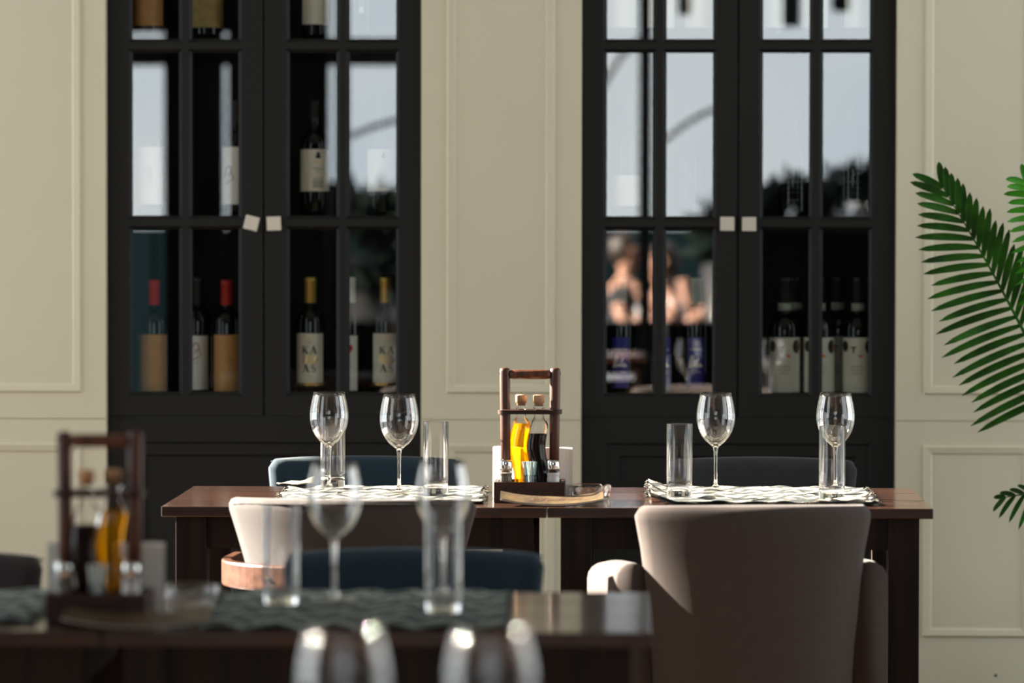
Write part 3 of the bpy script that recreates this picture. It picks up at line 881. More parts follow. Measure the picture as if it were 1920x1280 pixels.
TF, TD = 8.84, .665
xa, xs_, xb = X(302, TF), X(1026, TF), X(1752, TF)
make_table(xs_ - xa - .001, TD, 'dark brown wooden table under the two wine glasses in front of the petrol blue chair', (xa, TF, 0), 'dark wooden tables')
make_table(xb - xs_ - .001, TD, 'dark brown wooden table that the taupe armchair is pushed up to', (xs_ + .001, TF + .004, 0), 'dark wooden tables')
FF = 6.20
fx1 = X(1222, FF)
make_table(.80, TD, 'out-of-focus dark table in front with two blurred wine glasses and a bare right end', (fx1 - .80, FF, 0), 'dark wooden tables')
make_table(.80, TD, 'out-of-focus dark table at the lower left corner under the end of a dusky mat', (fx1 - 1.605, FF, 0), 'dark wooden tables')
NF = 3.62
make_table(.80, TD, 'dark table nearest the camera below the lower edge of the photo', (X(1000, 4.05) - .62, NF, 0), 'dark wooden tables')


# ------------------------------------------------------------------ chairs
def backrest(bm, wt, wb, z0, z1, curl, thick, nu=22, lean=.05, pw=2.4, tp=1.3):
    """upholstered shell: plan curves forward (+y) at the ends, section is a rounded slab"""
    loops = []
    nz = 9
    us = [-1 + 2 * i / nu for i in range(nu + 1)]
    def pt(u, z, o):
        k = (z - z0) / (z1 - z0)
        w = wb + (wt - wb) * (k ** tp)
        a = u
        x = w / 2 * a * (1 - .06 * abs(a) ** 6)
        y = curl * abs(a) ** pw - lean * (k)
        # outward normal in plan
        dy = curl * pw * (abs(a) ** (pw - 1)) * (1 if a > 0 else -1); dx = w / 2
        l = math.hypot(dx, dy); nx, ny = dy / l, -dx / l
        return (x + nx * o, y + ny * o, z)
    for u in us:
        e = min(1, (1 - abs(u)) / .09); e = math.sqrt(max(.0, 1 - (1 - e) ** 2)); e = .25 + .75 * e
        cz = 0.022 * (1 - e)
        zz0, zz1 = z0, z1 - cz - .008 * abs(u) ** 2
        h = thick / 2 * e
        lp = []
        for i in range(nz + 1): lp.append(pt(u, zz0 + (zz1 - h - zz0) * i / nz, h))
        for i in range(1, 6):
            a = PI * i / 6
            lp.append(pt(u, zz1 - h + h * math.sin(a), h * math.cos(a)))
        for i in range(nz, -1, -1): lp.append(pt(u, zz0 + (zz1 - h - zz0) * i / nz, -h))
        loops.append(lp)
    loft(bm, loops)


def slab_arm(bm, x0, x1, y0, y1, z0, ztop, th):
    """padded arm: rounded-top slab running forward"""
    loops = []
    n = 8
    for i in range(n + 1):
        k = i / n; x = x0 + (x1 - x0) * k; y = y0 + (y1 - y0) * k
        e = min(1, (1 - k) / .12); e = .3 + .7 * math.sqrt(max(0, 1 - (1 - e) ** 2))
        h = th / 2 * e; zt = ztop - .03 * k * k - .02 * (1 - e)
        lp = [(x - h, y, z0)]
        for j in range(9):
            a = PI - PI * j / 8
            lp.append((x + h * math.cos(a), y, zt - h + h * math.sin(a)))
        lp.append((x + h, y, z0))
        loops.append(lp)
    loft(bm, loops)


def seat_and_legs(t, fab, w, d, y0, zs=.46, base=True, legm='leg_wood'):
    bm = bmesh.new(); box(bm, -w / 2, w / 2, y0, y0 + d, zs - .11, zs)
    bmesh.ops.bevel(bm, geom=bm.edges[:], offset=.03, segments=4, affect='EDGES')
    new_obj('seat', bm, fab, t, smooth=True)
    for sx in (-1, 1):
        for yy, lean in ((y0 + .03, -.03), (y0 + d - .04, .01)):
            bm = bmesh.new()
            x = sx * (w / 2 - .04)
            loops = []
            for z, s in ((0, .012), (zs - .09, .02)):
                k = 1 - z / (zs - .09)
                cx, cy = x + sx * .015 * k, yy + lean * k
                loops.append([(cx - s, cy - s, z), (cx + s, cy - s, z), (cx + s, cy + s, z), (cx - s, cy + s, z)])
            loft(bm, loops); new_obj('leg', bm, M[legm], t, bevel=.002)


def side_chair(label, fab, loc, rz, w=.48, group='upholstered dining chairs'):
    t = thing('dining_chair', label, 'chair', loc, rz, group)
    bm = bmesh.new(); backrest(bm, w, w * .86, .40, .79, .045, .055, pw=3)
    new_obj('backrest', bm, fab, t, smooth=True)
    bm = bmesh.new()
    tube(bm, [(w / 2 * u * .995, .045 * abs(u) ** 3 - .076 + (.0 if abs(u) < .9 else -.0), .784 - .010 * u * u) for u in [-.93 + 1.86 * i / 20 for i in range(21)]], .0018, 6)
    new_obj('piping', bm, fab, t, smooth=True)
    seat_and_legs(t, fab, w * .9, .43, .03)
    return t


def arm_chair(label, fab, loc, rz):
    t = thing('dining_armchair', label, 'armchair', loc, rz, 'upholstered dining chairs')
    bm = bmesh.new(); backrest(bm, .50, .415, .22, .793, .115, .06, lean=.045, pw=2.2, tp=4.0); new_obj('backrest', bm, fab, t, smooth=True)
    for s in (-1, 1):
        bm = bmesh.new(); slab_arm(bm, s * .236, s * .262, .045, .42, .22, .672, .066); new_obj('armrest', bm, fab, t, smooth=True)
        bm = bmesh.new(); tube(bm, [(s * .232, .052, z) for z in (.24, .35, .45, .55, .64)], .0012, 5); new_obj('seam', bm, fab, t)
    seat_and_legs(t, fab, .43, .44, .03)
    return t


def hoop_chair(label, fab, loc, rz):
    t = thing('bentwood_armchair', label, 'armchair', loc, rz, 'upholstered dining chairs')
    bm = bmesh.new(); backrest(bm, .54, .40, .53, .795, .17, .05, lean=.06, pw=2.0); new_obj('backrest', bm, fab, t, smooth=True)
    bm = bmesh.new(); tube(bm, [(.53 / 2 * u, .17 * abs(u) ** 2 - .083, .786 - .010 * u * u) for u in [-.9 + 1.8 * i / 20 for i in range(21)]], .0022, 6); new_obj('piping', bm, fab, t, smooth=True)
    bm = bmesh.new(); loops = []
    n = 36
    for i in range(n + 1):
        a = -PI * .02 + (PI * 1.04) * i / n
        rx, ry = .265, .27
        sy = abs(math.sin(a)) ** .75 * (1 if math.sin(a) > 0 else -1)
        x = -rx * math.cos(a); y = .20 - ry * sy
        if i in (0, n): y += .08
        nx, ny = -math.cos(a), -math.sin(a)
        z = .635
        loops.append([(x - nx * .011, y - ny * .011, z - .026), (x + nx * .011, y + ny * .011, z - .026), (x + nx * .011, y + ny * .011, z + .026), (x - nx * .011, y - ny * .011, z + .026)])
    loft(bm, loops); new_obj('wooden_arm_hoop', bm, M['bentwood'], t, smooth=False, bevel=.004)
    for s in (-1, 1):
        bm = bmesh.new(); lathe(bm, [(0, 0), (.006, 0), (.005, .004), (0, .005)], 14); bmesh.ops.rotate(bm, verts=bm.verts, matrix=Matrix.Rotation(PI / 2, 3, 'X'))
        b = new_obj('bolt', bm, M['gold'], t); b.location = (s * .15, .2 - .27 * (math.sin(math.acos(.15 / .265)) ** .75) - .010, .635)
    seat_and_legs(t, fab, .43, .44, .0)
    return t


arm_chair('taupe upholstered armchair seen from behind at the table, sunlit on its left arm', M['taupe'], (X(1420, 8.36), 8.36, 0), R(7))
hoop_chair('brown armchair with bent wooden arm hoop, seen from behind, its left side sunlit', M['brown_taupe'], (X(648, 8.45), 8.47, 0), R(-4))
side_chair('petrol blue dining chair behind the table, its left edge catching the sun', M['blue'], (X(684, 10.0), 9.98, 0), PI)
side_chair('slate grey dining chair behind the table in front of the cabinet by the palm', M['grey'], (X(1428, 10.0), 9.98, 0), PI, w=.475)
side_chair('blurred petrol blue dining chair between the front table and the lit table', M['blue'], (X(778, 7.25), 7.22, 0), PI, w=.47)
side_chair('blurred dark brown dining chair cut off by the left edge of the photo', M['dark_taupe'], (X(-172, 7.1), 7.12, 0), PI, w=.47)


# ------------------------------------------------------------------ place mats
def place_mat(label, x0, x1, y0, y1, m, rz=0.0, curl=0.0, waves=.0035):
    w, d = x1 - x0, y1 - y0
    bm = bmesh.new(); nx, ny = 90, 36
    g = []
    for i in range(nx + 1):
        col = []
        for j in range(ny + 1):
            x = -w / 2 + w * i / nx; y = -d / 2 + d * j / ny
            z = .004 + waves * (1 + math.sin(x * 75 + 1.3 * math.sin(y * 60)) * math.cos(y * 32 + .6 * math.sin(x * 20)))
            e = max(0, (-x - w / 2 + .07) / .07)
            z += curl * e * e * (1 + .5 * math.sin(y * 70))
            xx = x + .004 * math.sin(y * 50)
            col.append((bm.verts.new((xx, y, z)), bm.verts.new((xx, y, max(.0008, z - .0035)))))
        g.append(col)
    for i in range(nx):
        for j in range(ny):
            a, b, c, e = g[i][j], g[i + 1][j], g[i + 1][j + 1], g[i][j + 1]
            bm.faces.new((a[0], b[0], c[0], e[0])); bm.faces.new((a[1], e[1], c[1], b[1]))
    for i in range(nx):
        for j in (0, ny): bm.faces.new((g[i][j][0], g[i + 1][j][0], g[i + 1][j][1], g[i][j][1]))
    for j in range(ny):
        for i in (0, nx): bm.faces.new((g[i][j][0], g[i][j + 1][0], g[i][j + 1][1], g[i][j][1]))
    t = new_obj('place_mat', bm, m, None, smooth=True)
    tag(t, label, 'place mat', 'woven place mats')
    t.location = ((x0 + x1) / 2, (y0 + y1) / 2, TZ); t.rotation_euler = (0, 0, rz)
    bm = bmesh.new()
    for s in (-1, 1):
        for k in range(90):
            y = -d / 2 + d * (k + .5) / 90 + random.uniform(-.002, .002)
            x = s * w / 2; zz = .006 + (curl * (1 + .5 * math.sin(y * 70)) if s < 0 else 0)
            tube(bm, [(x - s * .004, y, zz), (x + s * random.uniform(.003, .007), y + random.uniform(-.003, .003), zz + random.uniform(.0, .004)), (x + s * random.uniform(.006, .013), y + random.uniform(-.004, .004), max(.001, zz + random.uniform(-.004, .003)))], .0004, 4)
    fr = new_obj('fringe', bm, m, t); fr['kind'] = 'stuff'
    return t


mz = TZ + .006
a = PZ(502, 942, mz); b = PZ(905, 916, mz)
place_mat('pale woven mat in full sun under the two wine glasses near the petrol blue chair', PZ(525, 930, mz).x, PZ(903, 930, mz).x, 8.93, 9.42, M['placemat'], R(1.5))
place_mat('pale sunlit woven mat with a curled frayed end, before the slate grey chair', PZ(1218, 930, mz).x, PZ(1634, 930, mz).x, 8.92, 9.42, M['placemat'], R(-.5), curl=.012, waves=.0042)
place_mat('blurred dusky woven mat under the two front wine glasses', PZ(395, 1150, mz).x, PZ(945, 1150, mz).x, 6.225, 6.80, M['placemat_dark'], R(1.5))
place_mat('blurred dusky woven mat cut off by the left edge beside the front caddy', PZ(-420, 1150, mz).x, PZ(62, 1150, mz).x, 6.28, 6.80, M['placemat_dark'], R(2))

# ------------------------------------------------------------------ glasses
def wine_glass_mesh():
    H = .213
    outer = [(0, .0), (.030, .0), (.0365, .0008), (.0370, .0018), (.034, .0028), (.020, .0048), (.009, .0085), (.0050, .014), (.0038, .024), (.0034, .045), (.0036, .07), (.0044, .086), (.0066, .095),
             (.0125, .1005), (.0215, .1075), (.0300, .118), (.0365, .131), (.0405, .146), (.0418, .160), (.0410, .174), (.0385, .190), (.0352, .203), (.0336, H)]
    inner = [(.0328, H), (.0343, .203), (.0376, .190), (.0401, .174), (.0409, .160), (.0396, .146), (.0356, .131), (.0290, .1185), (.0205, .1090), (.0115, .1035), (.004, .1015), (0, .1012)]
    return outer, inner


def wine_glass(label, loc, rz=0.0):
    t = thing('wine_glass', label, 'wine glass', loc, rz, 'wine glasses on the tables')
    outer, inner = wine_glass_mesh()
    k = 13
    bm = bmesh.new(); lathe(bm, outer[k - 1:] + inner, 56, cap=False); new_obj('bowl', bm, M['glass'], t, smooth=True)
    bm = bmesh.new(); lathe(bm, [(0, .007)] + [p for p in outer[6:k]] + [(0, .0995)], 28, cap=False); new_obj('stem', bm, M['thick_glass'], t, smooth=True)
    bm = bmesh.new(); lathe(bm, outer[:7] + [(0, .0085)], 48, cap=False); new_obj('foot', bm, M['foot_glass'], t, smooth=True)
    return t


def tumbler(label, loc):
    t = thing('tumbler', label, 'glass', loc, 0, 'straight tumblers on the tables')
    r, h = .0275, .153
    bm = bmesh.new(); lathe(bm, [(r * .985, .0225), (r, .04), (r, h - .001), (r - .0008, h), (r - .0016, h - .001), (r - .0018, .04), (r - .003, .0265), (r - .009, .0232), (0, .0228)], 56, cap=False); new_obj('wall', bm, M['glass'], t, smooth=True)
    t.children[0].name = 'glass_cylinder'
    bm = bmesh.new(); lathe(bm, [(0, .0), (r - .004, .0), (r - .001, .0015), (r * .985, .0222), (r - .004, .0220), (0, .0218)], 56, cap=False); new_obj('thick_base', bm, M['thick_glass'], t, smooth=True)
    return t


def on_mat(px, Y, h=.011): return (X(px, Y), Y, TZ + h)


wg = wine_glass('wine glass on the sunlit mat with a tumbler seen behind it', on_mat(617, 9.20))
dup(wg, on_mat(748.5, 9.10), .4, 'wine glass on the sunlit mat left of the tumbler at the cream wall edge')
dup(wg, on_mat(1342.5, 9.22), .8, 'wine glass on the sunlit mat directly right of a lone tumbler')
dup(wg, on_mat(1567, 9.24), 1.1, 'wine glass behind a tumbler at the right end of the sunlit mat')
dup(wg, on_mat(627, 6.58), .3, 'large blurred wine glass in the front, right of a blurred tumbler')
dup(wg, on_mat(831, 6.66), .9, 'large blurred wine glass in the front, overlapping a blurred tumbler')
dup(wg, (X(645, 4.05), 4.05, TZ + .0006), .2, 'very blurred wine glass bowl at the bottom edge under the blue chair')
dup(wg, (X(921, 4.05), 4.05, TZ + .0006), .6, 'very blurred wine glass bowl at the bottom edge under the front table corner')
tm = tumbler('tumbler standing behind the first wine glass on the sunlit mat', on_mat(624, 9.33))
dup(tm, on_mat(817, 9.12), 0, 'tumbler beside the cream wall edge, right of two sunlit wine glasses')
dup(tm, on_mat(1274.5, 9.06), 0, 'tumbler on the left end of the mat before the slate grey chair')
dup(tm, on_mat(1561, 8.98), 0, 'tumbler standing in front of a wine glass at the right end of the mat')
dup(tm, on_mat(528, 6.52), 0, 'blurred tumbler in the front left of the blurred wine glasses')
dup(tm, on_mat(832, 6.40), 0, 'blurred tumbler in the front, before the second blurred wine glass')

# ------------------------------------------------------------------ condiment caddy and what it holds
def script_word(bm, s, size):
    add_text(bm, s, size, 0, 0, shear=.45, sx=.95)


SWP = [1]


def caddy(label, loc, rz=0.0):
    t = thing('condiment_caddy', label, 'caddy', loc, rz, 'wooden condiment caddies')
    w, d = .150, .115
    bm = bmesh.new()
    box(bm, -w / 2, w / 2, 0, .009, 0, .044); box(bm, -w / 2, w / 2, d - .009, d, 0, .044)
    box(bm, -w / 2, -w / 2 + .009, .009, d - .009, 0, .044); box(bm, w / 2 - .009, w / 2, .009, d - .009, 0, .044)
    box(bm, -w / 2 + .009, w / 2 - .009, .009, d - .009, 0.0, .009)
    tr = new_obj('tray', bm, M['caddy_board'], t, bevel=.0012)
    bm = bmesh.new(); script_word(bm, 'Gvardi', .030)
    path_stroke(bm, [(-.035, .006), (-.038, -.004), (-.048, -.006), (-.055, .003), (-.047, .014), (-.035, .016)], [.001, .002, .003, .003, .002, .001])
    e = new_obj('engraved_lettering', bm, M['engrave'], tr); e.location = (.004, -.0006, .024)
    zt = .283
    for s in (-1, 1):
        bm = bmesh.new()
        lathe(bm, [(0, .009), (.0105, .009), (.0108, .15), (.0112, zt - .008), (.0100, zt - .002), (.006, zt), (0, zt)], 20, cap=False)
        bmesh.ops.scale(bm, vec=(1, .8, 1), verts=bm.verts)
        p = new_obj('post', bm, M['caddy'], t, smooth=True); p.location = (s * .0505, d * .5, 0)
        p.rotation_euler = (0, R(-.6 * s * -1), 0)
    bm = bmesh.new(); lathe(bm, [(0, -.044), (.0085, -.042), (.0100, -.036), (.0100, .036), (.0085, .042), (0, .044)], 20, cap=False)
    bmesh.ops.rotate(bm, verts=bm.verts, matrix=Matrix.Rotation(PI / 2, 3, 'Y'))
    h = new_obj('handle', bm, M['caddy'], t, smooth=True); h.location = (0, d * .5, zt - .014)
    for s in (-1, 1):
        bm = bmesh.new(); lathe(bm, [(0, 0), (.004, 0), (.003, .003), (0, .003)], 12); bmesh.ops.rotate(bm, verts=bm.verts, matrix=Matrix.Rotation(s * PI / 2, 3, 'Y'))
        sc = new_obj('peg', bm, M['screw'], h); sc.location = (s * .062, 0, .002)
    # perforated plate for the bottle necks
    bm = bmesh.new(); z0, z1 = .186, .1945
    ow, od = .068, .036
    outer = []
    n = 48
    for i in range(n):
        a = 2 * PI * i / n
        cxx = math.copysign(abs(math.cos(a)) ** .35, math.cos(a)) * ow; cyy = math.copysign(abs(math.sin(a)) ** .35, math.sin(a)) * od
        outer.append((cxx, cyy))
    vo = [[bm.verts.new((x, y, z)) for x, y in outer] for z in (z0, z1)]
    es = [[], []]
    for k in (0, 1):
        for i in range(n): es[k].append(bm.edges.new((vo[k][i], vo[k][(i + 1) % n])))
    for i in range(n): bm.faces.new((vo[0][i], vo[0][(i + 1) % n], vo[1][(i + 1) % n], vo[1][i]))
    for cx_ in (-.019, .019):
        vi = [[bm.verts.new((cx_ + .0125 * math.cos(2 * PI * i / 20), (.009 if cx_ < 0 else -.009) * SWP[0] + .0125 * math.sin(2 * PI * i / 20), z)) for i in range(20)] for z in (z0, z1)]
        for k in (0, 1):
            for i in range(20): es[k].append(bm.edges.new((vi[k][i], vi[k][(i + 1) % 20])))
        for i in range(20): bm.faces.new((vi[0][i], vi[1][i], vi[1][(i + 1) % 20], vi[0][(i + 1) % 20]))
    for k in (0, 1): bmesh.ops.triangle_fill(bm, edges=es[k], use_beauty=True)
    pl = new_obj('neck_plate', bm, M['caddy_board'], t); pl.location = (0, d * .5, 0)
    return t


def s_curve(z, side):   # sideways wander of the flask with height
    k = z / .155
    return side * .0062 * math.sin(k * 2 * PI * 1.0 + .4)


def oil_flask(label, loc, liquid, level, side, cat='bottle'):
    t = thing('oil_flask', label, cat, loc, 0, 'cork-stoppered flasks in the caddies')
    def body(r_, z_top, shrink, neck):
        loops = []
        prof = [(.000, .0170), (.004, .0198), (.02, .0205), (.05, .0205), (.08, .0205), (.12, .0205), (.148, .0200), (.160, .0165)]
        if neck: prof += [(.166, .0118), (.170, .0108), (.188, .0106), (.1885, .0128), (.192, .0128), (.193, .0106)]
        zs = []
        for i in range(len(prof) - 1):
            (za, ra), (zb, rb) = prof[i], prof[i + 1]
            m = max(1, int((zb - za) / .006))
            for j in range(m): zs.append((za + (zb - za) * j / m, ra + (rb - ra) * j / m))
        zs.append(prof[-1])
        for z, r in zs:
            if z > z_top: break
            fade = max(0, min(1, (.165 - z) / .02))
            c = s_curve(z, side) * fade * min(1, z / .01)
            r2 = r - shrink
            loops.append([(c + r2 * math.cos(2 * PI * i / 28), r2 * math.sin(2 * PI * i / 28), z + (shrink * 1.2 if z < .002 else 0)) for i in range(28)])
        return loops
    bm = bmesh.new(); loft(bm, body(1, 1, 0, True)); new_obj('glass_body', bm, M['flask_glass'], t, smooth=True)
    bm = bmesh.new(); loft(bm, body(1, level, .0022, False)); new_obj('liquid', bm, liquid, t, smooth=True)
    bm = bmesh.new(); lathe(bm, [(0, .1935), (.0092, .1935), (.0094, .199), (.0118, .1995), (.0122, .213), (.0108, .2155), (0, .216)], 24, cap=False); new_obj('cork', bm, M['cork'], t, smooth=True)
    return t


def shaker(label, loc, fill, lvl):
    t = thing('shaker', label, 'shaker', loc, 0, 'glass shakers in the caddies')
    bm = bmesh.new(); lathe(bm, [(0, 0), (.012, 0), (.0135, .002), (.0135, .020), (.0122, .023), (.0135, .026), (.0135, .040), (0, .040)], 28, cap=False); new_obj('glass_body', bm, M['glass'], t, smooth=True)
    bm = bmesh.new(); lathe(bm, [(0, .0015), (.0115, .0015), (.0122, .004), (.0122, .019), (.0110, .0225), (.0122, .0265), (.0122, lvl), (0, lvl)], 24, cap=False); new_obj('filling', bm, fill, t, smooth=True)
    bm = bmesh.new(); lathe(bm, [(.0136, .039), (.0139, .040), (.0139, .052), (.0132, .056), (.0100, .058), (0, .0585)], 28, cap=False)
    for v in bm.verts:
        if v.co.z > .05: v.co.z += -.15 * v.co.x
    new_obj('steel_cap', bm, M['chrome'], t, smooth=True)
    return t


def stripe_mat():
    m, nt, b = nt_of('striped_sachet_paper')
    tc = N(nt, 'ShaderNodeTexCoord'); w = N(nt, 'ShaderNodeTexWave', bands_direction='X'); w.inputs['Scale'].default_value = 42; w.inputs['Phase Offset'].default_value = 1.0
    nt.links.new(tc.outputs['Object'], w.inputs['Vector'])
    cr = N(nt, 'ShaderNodeValToRGB'); e = cr.color_ramp.elements
    e[0].position = .70; e[0].color = (.70, .72, .70, 1); e[1].position = .85; e[1].color = (.05, .36, .40, 1)
    nt.links.new(w.outputs['Fac'], cr.inputs[0]); nt.links.new(cr.outputs[0], b.inputs['Base Color']); b.inputs['Roughness'].default_value = .6
    return m


M['sachet'] = stripe_mat()


def toothpick_jar(label, loc):
    t = thing('sachet_jar', label, 'jar', loc, 0, 'little jars in the caddies')
    bm = bmesh.new(); lathe(bm, [(0, 0), (.012, 0), (.0135, .003), (.0128, .012), (.0138, .018), (.0132, .024), (.0148, .028), (.0132, .028), (.0118, .023), (.0115, .004), (0, .003)], 20, cap=False)
    new_obj('glass_body', bm, M['glass'], t, smooth=True)
    for i in range(4):
        bm = bmesh.new(); k = (i - 1.5) / 1.5
        box(bm, -.0035, .0035, -.0012, .0012, 0, .052)
        s = new_obj('striped_sachet', bm, M['sachet'], t, bevel=.0005); s.location = (k * .0062, (i % 2) * .004 - .002, .0045); s.rotation_euler = (0, R(6 * k), 0)
    return t


def napkin_stack(label, loc, w=.168, rz=0.0):
    t = thing('napkins', label, 'napkins', loc, rz, 'folded napkins in the caddies')
    for i in range(5):
        bm = bmesh.new(); L = []
        n = 10
        y = i * .0036
        for k in range(n + 1):
            x = -w / 2 + w * k / n; bow = .0012 * math.sin(k * .9 + i)
            zt = .108 + .0015 * math.sin(i * 2 + k * .5)
            L.append([(x, y + bow, 0), (x, y + .0028 + bow, 0), (x, y + .0026 + bow, zt), (x, y + .0012 + bow, zt + .001), (x, y + bow, zt)])
        loft(bm, L); new_obj('folded_napkin', bm, M['napkin'], t)
    return t


def ashtray(label, loc, rz=0.0):
    t = thing('ashtray', label, 'ashtray', loc, rz, 'glass ashtrays')
    bm = bmesh.new()
    seg = 72
    prof = [(0, 0), (.040, 0), (.0445, .002), (.0465, .016), (.0475, .029), (.0455, .031), (.0385, .030), (.0360, .022), (.0345, .011), (.028, .0085), (0, .008)]
    rings = lathe(bm, prof, seg, cap=False)
    for ri in (4, 5, 6):
        for i, v in enumerate(rings[ri]):
            a = 360 * i / seg
            for c in (30, 150, 270):
                dd = abs((a - c + 180) % 360 - 180)
                if dd < 11: v.co.z -= .009 * math.cos(R(dd / 11 * 90))
    new_obj('glass_dish', bm, M['glass'], t, smooth=True)
    return t


def menu(label, loc, rz=0.0, w=.215, d=.075):
    t = thing('menu_booklet', label, 'menu', loc, rz, 'tan menus beside the caddies')
    def surf(x, y, o):
        k = x / (w / 2)
        return (x, y + .006 * k * k, .003 + .011 * abs(k) ** 2.2 + .15 * (y + d / 2) + o)
    for nm, o, m in (('cover', .003, M['menu']), ('page', .0012, M['napkin']), ('back_cover', -.0006, M['menu'])):
        bm = bmesh.new(); L = []
        for i in range(25):
            x = -w / 2 + w * i / 24
            ins = .001 if nm == 'page' else 0
            L.append([surf(x, -d / 2 + ins, o), surf(x, 0, o), surf(x, d / 2, o), surf(x, d / 2, o - .0012), surf(x, 0, o - .0012), surf(x, -d / 2 + ins, o - .0012)])
        loft(bm, L); c = new_obj(nm, bm, m, t, smooth=False)
        if nm == 'cover':
            bm = bmesh.new(); script_word(bm, 'Gvardi', .042)
            bmesh.ops.subdivide_edges(bm, edges=bm.edges[:], cuts=1)
            for v in bm.verts: v.co = Vector(surf(v.co.x + .005, v.co.z * .8, o + .0006))
            new_obj('script_lettering', bm, M['menu_ink'], c)
    return t


def set_caddy(cx, y, sw, where, front):
    SWP[0] = -1 if sw else 1
    caddy('wooden condiment caddy with an upright handle, ' + where, (cx, y, TZ + .0005))
    zt = TZ + .0005 + .010
    L, V = (-.019, .019) if not sw else (.019, -.019)
    my = y + .0575
    oil_flask('wavy glass flask of golden oil with a cork, ' + where, (cx + L, my + .009, zt), M['oil'], .156, 1)
    oil_flask('wavy glass flask of black vinegar with a cork, ' + where, (cx + V, my - .009, zt), M['vinegar'], .140, 1)
    shaker('pepper shaker with steel cap at one end, ' + where, (cx - .050, y + .024, zt + .022), M['pepper'], .030)
    shaker('salt shaker with steel cap at one end, ' + where, (cx + .050, y + .024, zt + .022), M['salt'], .030)
    toothpick_jar('small jar of white and turquoise striped sachets, ' + where, (cx + .001, y + .024, zt + .020))
    napkin_stack('white paper napkins standing at the left end of the caddy, ' + where, (cx - .052, y + .140, TZ + .001), .076, R(-38) if not sw else 0)
    napkin_stack('white paper napkins standing at the right end of the caddy, ' + where, (cx + .052, y + .122, TZ + .001), .076, R(8))


cx_mid = X(993, 8.98)
set_caddy(cx_mid, 8.97, False, 'on the sunlit table', False)
cx_fr = X(178, 6.30)
set_caddy(cx_fr, 6.30, True, 'blurred on the front table', True)
# the shakers and sachet jars stand on a raised ledge inside the trays
for cx_, y_ in ((cx_mid, 8.97), (cx_fr, 6.30)):
    tr = [o for o in bpy.data.objects if o.name.startswith('condiment_caddy') and abs(o.location.x - cx_) < .001][0]
    bm = bmesh.new(); box(bm, -.065, .065, .010, .038, .009, .0315); new_obj('ledge', bm, M['caddy_board'], tr)

pa = PZ(1107, 922, TZ)
ashtray('clear glass ashtray with notched rim on the sunlit table right of the caddy', (X(1105, 9.10), 9.10, TZ + .0005), .25)
ashtray('blurred glass ashtray on the front table between caddy and dusky mat', (X(356, 6.62), 6.62, TZ + .0005), .1)
menu('curled tan menu booklet with script lettering in front of the sunlit caddy', (X(1035, 8.90), 8.90, TZ), R(1))
menu('blurred tan menu booklet in front of the blurred front caddy', (X(255, 6.25), 6.255, TZ), R(0))


def loose_napkin(label, px, Y, w, d, rz, m, z=.012):
    bm = bmesh.new(); g = []
    for i in range(9):
        row = []
        for j in range(5):
            x = -w / 2 + w * i / 8; y = -d / 2 + d * j / 4
            row.append((x, y, .002 + .012 * (i / 8) ** 2 * (j / 4) + .002 * math.sin(i * 1.3 + j)))
        g.append(row)
    vt = [[(bm.verts.new(p), bm.verts.new((p[0], p[1], p[2] - .0012))) for p in r] for r in g]
    for i in range(8):
        for j in range(4):
            for k in (0, 1): bm.faces.new([vt[a][b][k] for a, b in ((i, j), (i + 1, j), (i + 1, j + 1), (i, j + 1))])
    for i in range(8):
        for j in (0, 4): bm.faces.new((vt[i][j][0], vt[i + 1][j][0], vt[i + 1][j][1], vt[i][j][1]))
    for j in range(4):
        for i in (0, 8): bm.faces.new((vt[i][j][0], vt[i][j + 1][0], vt[i][j + 1][1], vt[i][j][1]))
    o = new_obj('paper_napkin', bm, m, None, smooth=True); o.location = (X(px, Y), Y, TZ + z); o.rotation_euler = (0, 0, rz)
    return tag(o, label, 'napkin')


loose_napkin('folded tan paper napkin on the far left corner of the sunlit mat', 556, 9.40, .085, .06, R(8), M['beige_paper'])
loose_napkin('grey beige paper napkin on the mat in front of the right-hand tumbler', 1590, 8.93, .09, .04, R(-5), M['grey_paper'])

# ------------------------------------------------------------------ palm at the right
def frond(bm, base, ctrl, tip, n, len_l, len_r, droop, w, seed, start=.12):
    rnd = random.Random(seed)
    B, C_, T = Vector(base), Vector(ctrl), Vector(tip)
    q = lambda t: B * (1 - t) ** 2 + C_ * 2 * t * (1 - t) + T * t * t
    pts = [q(i / 24) for i in range(25)]
    tube(bm, pts, [.0065 * (1 - i / 24) + .0012 for i in range(25)], 7)
    for i in range(n):
        t = start + (1 - start) * i / (n - 1)
        p = q(t); tan_ = (q(min(1, t + .02)) - q(max(0, t - .02))).normalized()
        for side in (-1, 1):
            nrm = Vector((-tan_.z, 0, tan_.x)) * side   # in the xz plane
            ln = (len_l if side > 0 else len_r) * (math.sin(PI * min(1, .22 + .68 * t + .02)) ** .6) * rnd.uniform(.9, 1.06)
            d = (nrm * (1 - .45 * t ** 3) + tan_ * ((.04 + 1.0 * t ** 4) if side > 0 else (.75 + .5 * t * t))).normalized()
            d.y = rnd.uniform(-.22, .22)
            pr = []
            m = 8
            for k in range(m + 1):
                s = k / m
                pp = p + d * ln * s + Vector((0, 0, -droop * ln * s * s)) + Vector((0, rnd.uniform(-.001, .001), 0))
                ww = w * (math.sin(PI * (.12 + .80 * s)) ** .7) * (1 if s < 1 else .1)
                dd = (d + Vector((0, 0, -2 * droop * s))).normalized()
                sd_ = dd.cross(Vector((0, 1, 0))).normalized()
                pr.append((pp + sd_ * ww / 2, pp + Vector((0, .0025, 0)), pp - sd_ * ww / 2))
            vs = [[bm.verts.new(a) for a in r] for r in pr]
            for a, b in zip(vs, vs[1:]):
                bm.faces.new((a[0], a[1], b[1], b[0])); bm.faces.new((a[1], a[2], b[2], b[1]))


